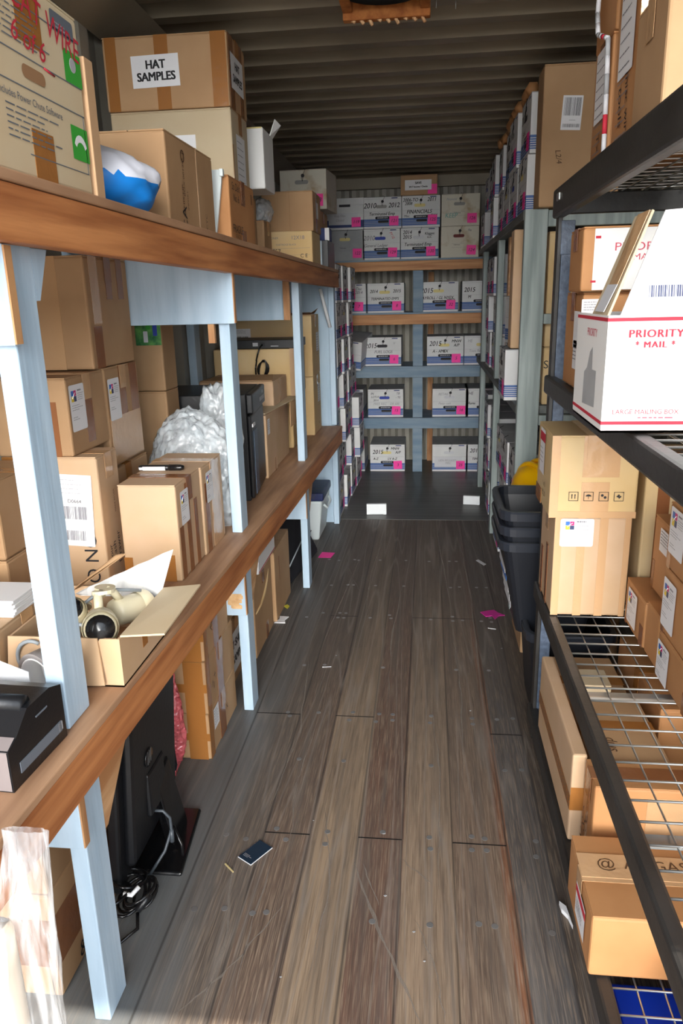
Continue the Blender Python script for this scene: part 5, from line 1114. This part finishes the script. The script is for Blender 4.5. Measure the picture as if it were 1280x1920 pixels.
# ------------------------------------------------------------------ on the floor, left side
carton('carton', 'lower brown carton with a broad dark tape band behind the near blue post', -1.12, -0.790, 1.215, 1.56, 0.001, 0.272, col='card_brown', tape=None, strips=(('+x', 0, 1, 0.30, 0.76, 'tape_dark'), ('-y', 0, 1, 0.30, 0.76, 'tape_dark')), marks=(('+x', 0.30, 0.12, 0.055, '&', 'ink'), ('+x', 0.48, 0.15, 0.055, 'F', 'ink', 20)))
carton('carton', 'upper brown carton under the near end of the lower timber beam', -1.12, -0.788, 1.215, 1.56, 0.2745, 0.215, col='card_brown', tape=None, strips=(('+x', 0.35, 0.4, 0, 1, 'tape_dark'),))
t = thing('computer_monitor', 'black computer monitor turned upright with its back to the aisle under the lower beam', 'monitor', (-0.72, 1.66, 0))
q = MB(); ang = R(5)
pts = []
for (x0, x1, y0, y1, z0, z1, bv) in ((-0.070, -0.040, -0.19, 0.20, 0.035, 0.555, 0.008), (-0.045, -0.015, -0.155, 0.175, 0.09, 0.50, 0.014)): q.box(x0, x1, y0, y1, z0, z1, 'plastic_black', bv)
o = q.build('screen_case', t); o.rotation_euler = (0, R(4), 0)
q = MB(); q.box(-0.018, 0.010, -0.06, 0.06, 0.17, 0.30, 'plastic_black', 0.008); q.build('hinge_block', t)
q = MB(); q.hexa([(-0.01, 0.05, 0.012), (0.03, 0.02, 0.012), (-0.01, 0.14, 0.012), (0.03, 0.14, 0.012), (-0.02, 0.0, 0.23), (0.008, 0.0, 0.23), (-0.02, 0.09, 0.26), (0.008, 0.09, 0.26)], 'plastic_gloss', 0.006); q.build('stand_neck', t)
q = MB(); q.M = Matrix.Translation((-0.01, 0.055, 0.0)); q.poly([], [], 'plastic_gloss')
q.hexa([(-0.085, -0.13, 0), (0.09, -0.13, 0), (-0.085, 0.135, 0), (0.065, 0.135, 0), (-0.085, -0.13, 0.013), (0.09, -0.13, 0.013), (-0.085, 0.135, 0.013), (0.065, 0.135, 0.013)], 'plastic_gloss', 0.006); q.build('stand_base', t)
q = MB(); q.lathe([(0.0001, 0.002), (0.026, 0.002), (0.026, 0.0)], (-0.0135, -0.045, 0.345), 'plastic_gloss', 24, 'x')
for i in (-1, 0, 1): q.box(-0.0112, -0.0108, -0.045+i*0.010-0.001, -0.045+i*0.010+0.001, 0.328, 0.366, 'nail_metal')
q.build('round_logo', o)
q = MB(); q.box(-0.016, -0.010, 0.02, 0.05, 0.14, 0.22, 'plastic_gloss', 0.002); q.box(-0.0100, -0.008, 0.028, 0.042, 0.15, 0.175, 'blue_print'); q.box(-0.0100, -0.008, 0.028, 0.042, 0.185, 0.205, 'nail_metal'); q.build('port_panel', o)
q = MB(); q.tube([(-0.01, -0.03, 0.17), (0.03, -0.035, 0.175), (0.045, -0.03, 0.15), (0.045, -0.028, 0.11), (0.03, -0.05, 0.06), (0.0, -0.10, 0.02)], 0.0042, 'cable_dark', 7); q.tube([(0.045, -0.028, 0.11), (0.045, -0.03, 0.075)], 0.0065, 'cable_dark', 8); q.tube([(0.04, 0.0, 0.10), (0.062, -0.01, 0.05), (0.066, -0.02, 0.022)], 0.0042, 'plastic_gloss', 6); q.build('video_cable', t)
q = MB(); rr = random.Random(2)
for k in range(7):
    cx, cy, rad = -0.735+rr.uniform(-.03, .03), 1.475+rr.uniform(-.03, .03), rr.uniform(0.035, 0.06); ph = rr.uniform(0, 360)
    q.tube([(cx+rad*0.8*math.cos(R(a)), cy+rad*math.sin(R(a)), 0.008+0.008*k+0.016*math.sin(R(a+ph))+0.012) for a in range(0, 360, 20)], 0.0042, 'plastic_gloss', 6, True)
q.tube([(-0.70, 1.43, 0.03), (-0.69, 1.40, 0.012), (-0.72, 1.36, 0.006), (-0.78, 1.36, 0.006)], 0.0045, 'plastic_gloss', 6)
q.tube([(-0.735, 1.44, 0.075), (-0.715, 1.44, 0.072), (-0.70, 1.455, 0.085)], 0.006, 'paper_white', 6)
q.tube([(-0.70, 1.43, 0.035), (-0.685, 1.45, 0.05), (-0.68, 1.46, 0.06)], 0.009, 'plastic_black', 8)
tag(q.build('power_cord', origin=(-0.735, 1.475, 0.0)), 'tangle of black power cords on the floor at the foot of the upright monitor', 'cable')
t = thing('wrapped_equipment', 'black equipment panel wrapped in pink bubble wrap behind the upright monitor', 'panel', (-0.838, 1.98, 0.0), 0)
blob('bubble_wrapping', None, None, (0.0, 0.03, 0.20), (0.085, 0.032, 0.225), 'bubble_pink', 5, 5, 0.14, 2.2, flat=-0.195).parent = t
q = MB(); q.panel([(0.030, -0.03, 0.075), (0.065, -0.03, 0.065), (0.068, -0.03, 0.08), (0.058, -0.03, 0.22), (0.052, -0.03, 0.30), (0.022, -0.03, 0.245)], (0, 1, 0), 0.012, 'fabric_black'); q.box(0.040, 0.052, -0.0315, -0.0305, 0.17, 0.174, 'paper_white'); q.build('panel', t)
st = (('-y', 0.0, 1, 0.42, 0.58, 'tape_brown'), ('-y', 0.78, 0.97, 0, 1, 'tape_brown'), ('+x', 0.0, 0.12, 0, 1, 'tape_brown'), ('+x', 0.35, 0.55, 0, 1, 'tape_dark'))
carton('carton', 'bottom carton of the taped three-carton stack by the pink bubble wrap', -1.04, -0.706, 2.108, 2.455, 0.001, 0.168, col='card_brown', strips=st, labels=(('+x', 0.22, 0.72, 0.060, 0.075, 'lines', 0),), marks=(('+x', 0.6, 0.5, 0.04, 'x', 'ink_brown'),), group='taped cartons by the second post')
carton('carton', 'middle carton of the taped three-carton stack by the pink bubble wrap', -1.04, -0.704, 2.106, 2.455, 0.1705, 0.190, col='card_brown', strips=st+(('+x', 0.12, 0.34, 0, 1, 'slate_label'),) if False else st, marks=(('+x', 0.22, 0.45, 0.04, 'Z x', 'ink_brown', 60, 0.2),), group='taped cartons by the second post')
carton('carton', 'top carton of the taped three-carton stack, tucked under the lower beam', -1.04, -0.702, 2.106, 2.40, 0.362, 0.170, col='card_brown', strips=st, marks=(('+x', 0.3, 0.5, 0.04, 'M', 'ink_brown', 60, 0.2),), group='taped cartons by the second post')
carton('carton', 'brown carton with a T-SHIRT SAMPLES sign half hidden by the second blue post', -1.05, -0.757, 2.575, 2.80, 0.001, 0.262, col='card_brown', labels=(('+x', 0.50, 0.50, 0.20, 0.165, 'sign', 0, (('T-SHIRT', 0.046, 0.0), ('SAMPLES', 0.046, 0.0))),))
t = carton('carton', 'pale tan carton on top of the T-SHIRT SAMPLES carton', -1.04, -0.762, 2.59, 2.79, 0.2645, 0.17, col='card_tan', tape=None, strips=(('-y', 0.8, 1, 0, 0.35, 'tape_brown'),))
t = carton('carton', 'scuffed dark brown carton with a torn curved seam beyond the second blue post', -1.04, -0.712, 2.83, 3.19, 0.001, 0.355, col='card_brown', tape='tape_dark', strips=(('+x', 0.55, 0.68, 0, 0.22, 'tape_dark'),))
q = MB(); q.tube([(0.165, -0.16, 0.20), (0.167, -0.08, 0.205), (0.167, 0.0, 0.225), (0.166, 0.07, 0.26), (0.165, 0.12, 0.30)], [0.003, 0.005, 0.006, 0.005, 0.003], 'card_tan', 5); q.build('torn_edge', t)
t = carton('mailing_box', 'white mailing box with a red edge line on the torn-seam carton', -1.00, -0.700, 2.90, 3.24, 0.3575, 0.10, col='white_card', tape=None, seams=False)
q = MB(); q.M = face_mat('+x', 0.30, 0.34, 0.10); q.box(0, 0.34, 0.008, 0.013, 0.0002, 0.0008, 'ink_red'); q.build('red_line', t)
t = carton('carton', 'brown carton with a slot hand hole in front of the black bag', -1.02, -0.655, 3.21, 3.58, 0.001, 0.35, col='card_brown', tape=None, strips=(('+x', 0.25, 0.30, 0.5, 0.85, 'card_inside'), ('-y', 0.85, 0.88, 0.45, 0.85, 'card_inside')))
t.location.x -= 0.045
t = thing('laptop_bag', 'black laptop bag slumped on the floor beside the third blue post', 'bag', (-0.80, 3.95, 0))
q = MB(); q.hexa([(-0.16, -0.30, 0), (0.09, -0.28, 0), (-0.16, 0.30, 0), (0.165, 0.30, 0), (-0.20, -0.26, 0.36), (-0.02, -0.26, 0.39), (-0.20, 0.28, 0.34), (0.02, 0.30, 0.30)], 'fabric_black', 0.03); bb_ = q.build('bag_body', t)
q = MB(); q.tube([(-0.03, -0.10, 0.38), (-0.02, -0.06, 0.44), (-0.01, 0.06, 0.43), (-0.01, 0.10, 0.365)], 0.010, 'fabric_black', 8); q.build('carry_handle', t)
q = MB(); q.tube([(0.075, -0.25, 0.10), (0.10, 0.0, 0.16), (0.115, 0.27, 0.14)], 0.004, 'cable_grey', 6); q.box(0.040, 0.050, -0.25, -0.235, 0.24, 0.27, 'nail_metal'); q.build('zip', bb_)
t = thing('cooler', 'white picnic cooler with a speckled navy lid between the third and fourth blue posts', 'cooler', (-0.80, 4.60, 0))
q = MB(); q.hexa([(-0.14, -0.14, 0), (0.125, -0.14, 0), (-0.14, 0.15, 0), (0.13, 0.16, 0), (-0.16, -0.175, 0.265), (0.155, -0.175, 0.265), (-0.16, 0.18, 0.265), (0.16, 0.185, 0.265)], 'cooler_white', 0.012); cb_ = q.build('cooler_body', t)
q = MB(); q.box(-0.168, 0.166, -0.182, 0.190, 0.266, 0.318, 'cooler_navy', 0.010); q.build('lid', t)
q = MB(); q.tube([(0.158, -0.10, 0.225), (0.172, -0.08, 0.20), (0.172, 0.09, 0.20), (0.160, 0.11, 0.225)], 0.008, 'cooler_white', 8); q.build('side_handle', cb_)

# foreground: something tall wrapped in clear film
t = thing('wrapped_roll', 'tall roll wrapped in crumpled clear plastic film at the bottom left corner', 'roll', (-0.60, 0.86, 0.0))
from mathutils import noise as NZ
def film(q, prof, mm, seg=40, amp=0.010, sd=0.0, fold=0.0):
    pts = []; fs = []; n = len(prof)
    for j in range(seg):
        a = 2*math.pi*j/seg
        for (cx, cy, rx, ry, z) in prof:
            k = 1+amp*8*NZ.noise(Vector((math.cos(a)*2.2+sd, math.sin(a)*2.2, z*1.3)))+amp*5*NZ.noise(Vector((math.cos(a)*6+sd, math.sin(a)*6, z*3)))+fold*math.sin(a*9+2.5*NZ.noise(Vector((z*4, sd, 0)))*3)
            pts.append((cx+rx*k*math.cos(a), cy+ry*k*math.sin(a), z))
    for j in range(seg):
        k = (j+1) % seg
        for i in range(n-1): fs.append((j*n+i, k*n+i, k*n+i+1, j*n+i+1))
    q.poly(pts, fs, mm, True)
q = MB(); film(q, [(-0.078, 0.0, 0.048, 0.040, 0.0+0.06*i) for i in range(10)]+[(-0.078, 0.0, 0.03, 0.025, 0.545), (-0.078, 0.0, 0.001, 0.001, 0.546)], 'film_core', 30, 0.004, 3); q.build('roll_core', t)
q = MB(); film(q, [(-0.06, 0, 0.098, 0.050, 0.0), (-0.06, 0, 0.096, 0.050, 0.1), (-0.058, 0, 0.092, 0.050, 0.2), (-0.052, 0, 0.084, 0.048, 0.28), (-0.046, 0, 0.078, 0.046, 0.36), (-0.036, 0, 0.070, 0.044, 0.44), (-0.026, 0, 0.062, 0.040, 0.50), (-0.012, 0, 0.052, 0.034, 0.56), (0.002, 0, 0.044, 0.028, 0.61), (0.012, 0, 0.038, 0.020, 0.65), (0.018, 0, 0.034, 0.012, 0.69), (0.022, 0, 0.032, 0.008, 0.72), (0.022, 0, 0.034, 0.006, 0.742)], 'film', 108, 0.022, 1, 0.07); q.build('plastic_film', t)

# ------------------------------------------------------------------ bins on the right, beyond the rack
def bin_(name, label, x, y, z, w, d, h, rz=0, group='nested dark recycling bins', rim=0.032, taper=0.72, sticker=None):
    t = thing(name, label, 'bin', (x, y, z), rz, group)
    q = MB(); n = 10
    def ring(w_, d_, r, zz):
        out = []
        for (sx, sy, a0) in ((1, 1, 0), (-1, 1, 90), (-1, -1, 180), (1, -1, 270)):
            for i in range(5): a = R(a0+90*i/4); out.append((sx*(w_/2-r)+r*math.cos(a), sy*(d_/2-r)+r*math.sin(a), zz))
        return out
    def loft(rings, mm, close=None):
        pts = [p for r_ in rings for p in r_]; k = len(rings[0]); fs = []
        for i in range(len(rings)-1):
            for j in range(k): fs.append((i*k+j, i*k+(j+1) % k, (i+1)*k+(j+1) % k, (i+1)*k+j))
        if close is not None: fs.append(tuple(range(close*k, close*k+k)))
        q.poly(pts, fs, mm, False)
    loft([ring(w*taper, d*taper, 0.03, 0), ring(w, d, 0.045, h-rim), ring(w, d, 0.045, h), ring(w-0.008, d-0.008, 0.042, h), ring(w-0.010, d-0.010, 0.042, h-rim), ring(w*taper-0.008, d*taper-0.008, 0.03, 0.008)], 'bin_dark', 0)
    q.poly(ring(w*taper-0.008, d*taper-0.008, 0.03, 0.008), [tuple(range(20))], 'bin_dark'); q.build('bin_body', t)
    q = MB(); loft([ring(w+0.002, d+0.002, 0.046, h-rim), ring(w+0.030, d+0.030, 0.055, h-rim), ring(w+0.034, d+0.034, 0.056, h-0.006), ring(w+0.026, d+0.026, 0.053, h), ring(w-0.002, d-0.002, 0.045, h)], 'bin_rim'); q.build('rim', t)
    if sticker:
        for k in (0.28, 0.36, 0.44, 0.58, 0.66):
            q = MB(); X = -(w*taper+(w-w*taper)*k)/2-0.0015
            q.panel([(X, -0.08, h*k*0.97-0.02), (X-0.003, 0.10, h*k*0.97-0.02), (X-0.003, 0.10, h*k*0.97+0.012), (X, -0.08, h*k*0.97+0.012)], (-1, 0, 0), 0.001, 'paper_grey' if k != 0.58 else 'logo_blue'); q.build('sticker', t)
        q = MB(); Y = -(d*taper+(d-d*taper)*0.55)/2-0.002
        q.panel([(-0.02, Y, 0.20), (0.035, Y, 0.20), (0.035, Y-0.004, 0.25), (0.0, Y-0.004, 0.255)], (0, -1, 0), 0.001, 'paper_grey'); q.build('sticker', t)
    return t
BX, BY = 0.450, 2.665
bin_('recycling_bin', 'dark recycling bin standing on the floor under the nested bins', 0.500, 2.585, 0.001, 0.28, 0.34, 0.345, 0, taper=0.80)
q = MB(); q.box(-0.03, 0.03, -0.001, 0.001, 0, 0.05, 'blue_print'); o = tag(q.build('paper_scrap'), 'pale blue paper scrap poking out of the lowest dark bin', 'paper'); o.location = (0.44, 2.44, 0.300); o.rotation_euler = (R(20), 0, 0)
for k, lb in enumerate(('lowest of the three nested dark bins, with torn stickers on its side', 'middle of the three nested dark bins', 'top open bin of the three nested dark bins')):
    bin_('recycling_bin', lb, BX+0.0, BY, 0.290+0.055*k, 0.37, 0.36, 0.365, 0, sticker=(k == 0), taper=0.66)
# hard hat on a carton behind the bins
carton('carton', 'brown carton hidden behind the dark bins under the yellow hard hat', 0.40, 0.80, 2.96, 3.28, 0.001, 0.665, col='card_brown')
t = thing('hard_hat', 'yellow hard hat peeking over the dark bins beside the rack post', 'hat', (0.478, 3.10, 0.667), 20)
q = MB(); q.lathe([(0.138, 0.0), (0.137, 0.03), (0.128, 0.065), (0.105, 0.098), (0.07, 0.118), (0.03, 0.127), (0.0001, 0.128)], (0, 0, 0), 'hat_yellow', 32, 'z', True, 0.88, 1.08)
hs_ = q.build('hat_shell', t)
q = MB(); q.lathe([(0.137, 0.004), (0.152, 0.0), (0.152, -0.004), (0.136, -0.002)], (0, 0, 0.005), 'hat_yellow', 32, 'z', True, 0.88, 1.10); q.build('brim', t)
for dx in (-0.045, 0.0, 0.045):
    q = MB(); q.tube([(dx, (0.138*1.08)*math.cos(R(a))*(1-abs(dx)*2), 0.012+0.128*math.sin(R(a))**0.8*(1-abs(dx)*1.8)) for a in range(12, 169, 12)], 0.010, 'hat_yellow', 8); q.build('rib', hs_)
q = MB(); q.box(-0.128, -0.118, -0.052, -0.034, 0.012, 0.034, 'vent_black', 0.002); q.build('accessory_slot', hs_)

# ------------------------------------------------------------------ litter on the floor
def litter(name, label, pts, z, th, mm, cat, extra=None):
    c0 = sum((Vector((p[0], p[1], 0)) for p in pts), Vector())/len(pts)
    q = MB(); q.panel([(p[0]-c0.x, p[1]-c0.y, p[2] if len(p) > 2 else 0) for p in pts], (0, 0, 1), th, mm)
    if extra: extra(q)
    o = q.build(name); o.location = (c0.x, c0.y, z); tag(o, label, cat); return o
o = litter('notebook', 'small dark navy notebook lying on the floor planks', [(-0.507, 1.670), (-0.466, 1.643), (-0.421, 1.712), (-0.462, 1.739)], 0.001, 0.003, 'notebook', 'notebook')
q = MB(); q.M = Matrix.Rotation(R(57), 4, 'Z'); q.panel([(-0.042, -0.0255, 0), (0.042, -0.0255, 0), (0.042, 0.0255, 0), (-0.042, 0.0255, 0)], (0, 0, 1), 0.0022, 'paper_grey')
q.M = Matrix.Rotation(R(57-90), 4, 'Z'); q.bars(-0.018, -0.022, 0.03, 'ink_light', 3, 0.004, 0.0012, 0.0046, 3)
p_ = q.build('pages', o)
litter('sticky_note', 'pink sticky note on the floor near the third blue post', [(-0.635, 4.13), (-0.56, 4.13), (-0.545, 4.22), (-0.625, 4.23)], 0.001, 0.0008, 'note_pink', 'note')
litter('paper_scrap', 'torn magenta scrap on the floor beside the dark bins', [(0.262, 3.38), (0.285, 3.33), (0.315, 3.34), (0.325, 3.30), (0.345, 3.34), (0.375, 3.35), (0.345, 3.38), (0.33, 3.41), (0.30, 3.40)], 0.001, 0.003, 'magenta_scrap', 'paper')
litter('paper_scrap', 'small white torn paper on the floor beside the torn-seam carton', [(-0.712, 3.20), (-0.66, 3.20), (-0.668, 3.235), (-0.655, 3.27), (-0.70, 3.275), (-0.695, 3.24)], 0.001, 0.004, 'paper_white', 'paper')
litter('paper_scrap', 'tiny yellow scrap on the floor by the slot-hole carton', [(-0.705, 3.40), (-0.68, 3.37), (-0.675, 3.40), (-0.69, 3.42)], 0.001, 0.003, 'yellow_print', 'paper')
litter('paper_scrap', 'thin white paper strip on the middle of the floor', [(-0.425, 2.776), (-0.388, 2.782), (-0.388, 2.788), (-0.425, 2.782)], 0.001, 0.001, 'paper_white', 'paper')
litter('splinter', 'straw-coloured wood splinter beside the navy notebook', [(-0.538, 1.640), (-0.508, 1.612), (-0.506, 1.615), (-0.536, 1.644)], 0.001, 0.002, 'splinter', 'splinter')
litter('paper_scrap', 'white crumpled paper by the bottom rail of the black rack', [(0.338, 1.575), (0.352, 1.56), (0.358, 1.50), (0.352, 1.53), (0.34, 1.55)], 0.001, 0.012, 'paper_white', 'paper')
litter('paper_scrap', 'small grey paper slip on the dark floor left of the bins', [(0.285, 4.12), (0.325, 4.04), (0.34, 4.06), (0.30, 4.14)], 0.001, 0.001, 'paper_grey', 'paper')
litter('paper_scrap', 'white sliver on the floor beside the lowest dark bin', [(0.285, 3.20), (0.32, 3.19), (0.32, 3.198), (0.285, 3.208)], 0.001, 0.001, 'paper_white', 'paper')
rr = random.Random(21); GF = 'crumbs on the floor planks'
for k in range(9):
    x, y = rr.uniform(-0.52, 0.33), rr.uniform(1.3, 3.6); s_ = rr.uniform(0.002, 0.004)
    q = MB(); q.panel([(-s_, 0, 0), (0, -s_*0.6, 0), (s_*1.2, s_*0.2, 0), (0.1*s_, s_*0.8, 0)], (0, 0, 1), 0.001, 'lid_grey'); o = q.build('crumb'); o.location = (x, y, 0.001); tag(o, 'tiny pale crumb of litter on the floor planks', 'crumb', GF)
def foam(label, x, y, rz, s=1.0):
    t = thing('foam_block', label, 'foam', (x, y, 0.004), rz, 'white foam packing corners'); t.scale = (s, s, s)
    q = MB(); q.box(-0.07, 0.07, -0.05, -0.02, 0, 0.075, 'foam_white', 0.003); q.box(-0.07, 0.055, -0.02, 0.09, 0, 0.02, 'foam_white', 0.003); q.box(0.045, 0.07, -0.055, 0.0, 0.0, 0.03, 'foam_white', 0.003); q.build('foam_body', t)
    return t
foam('white foam packing corner lying where the planks meet the dark floor sheet', -0.352, 5.09, 4)
foam('smaller white foam packing corner by the right-hand file boxes', 0.330, 5.36, -8, 0.85)
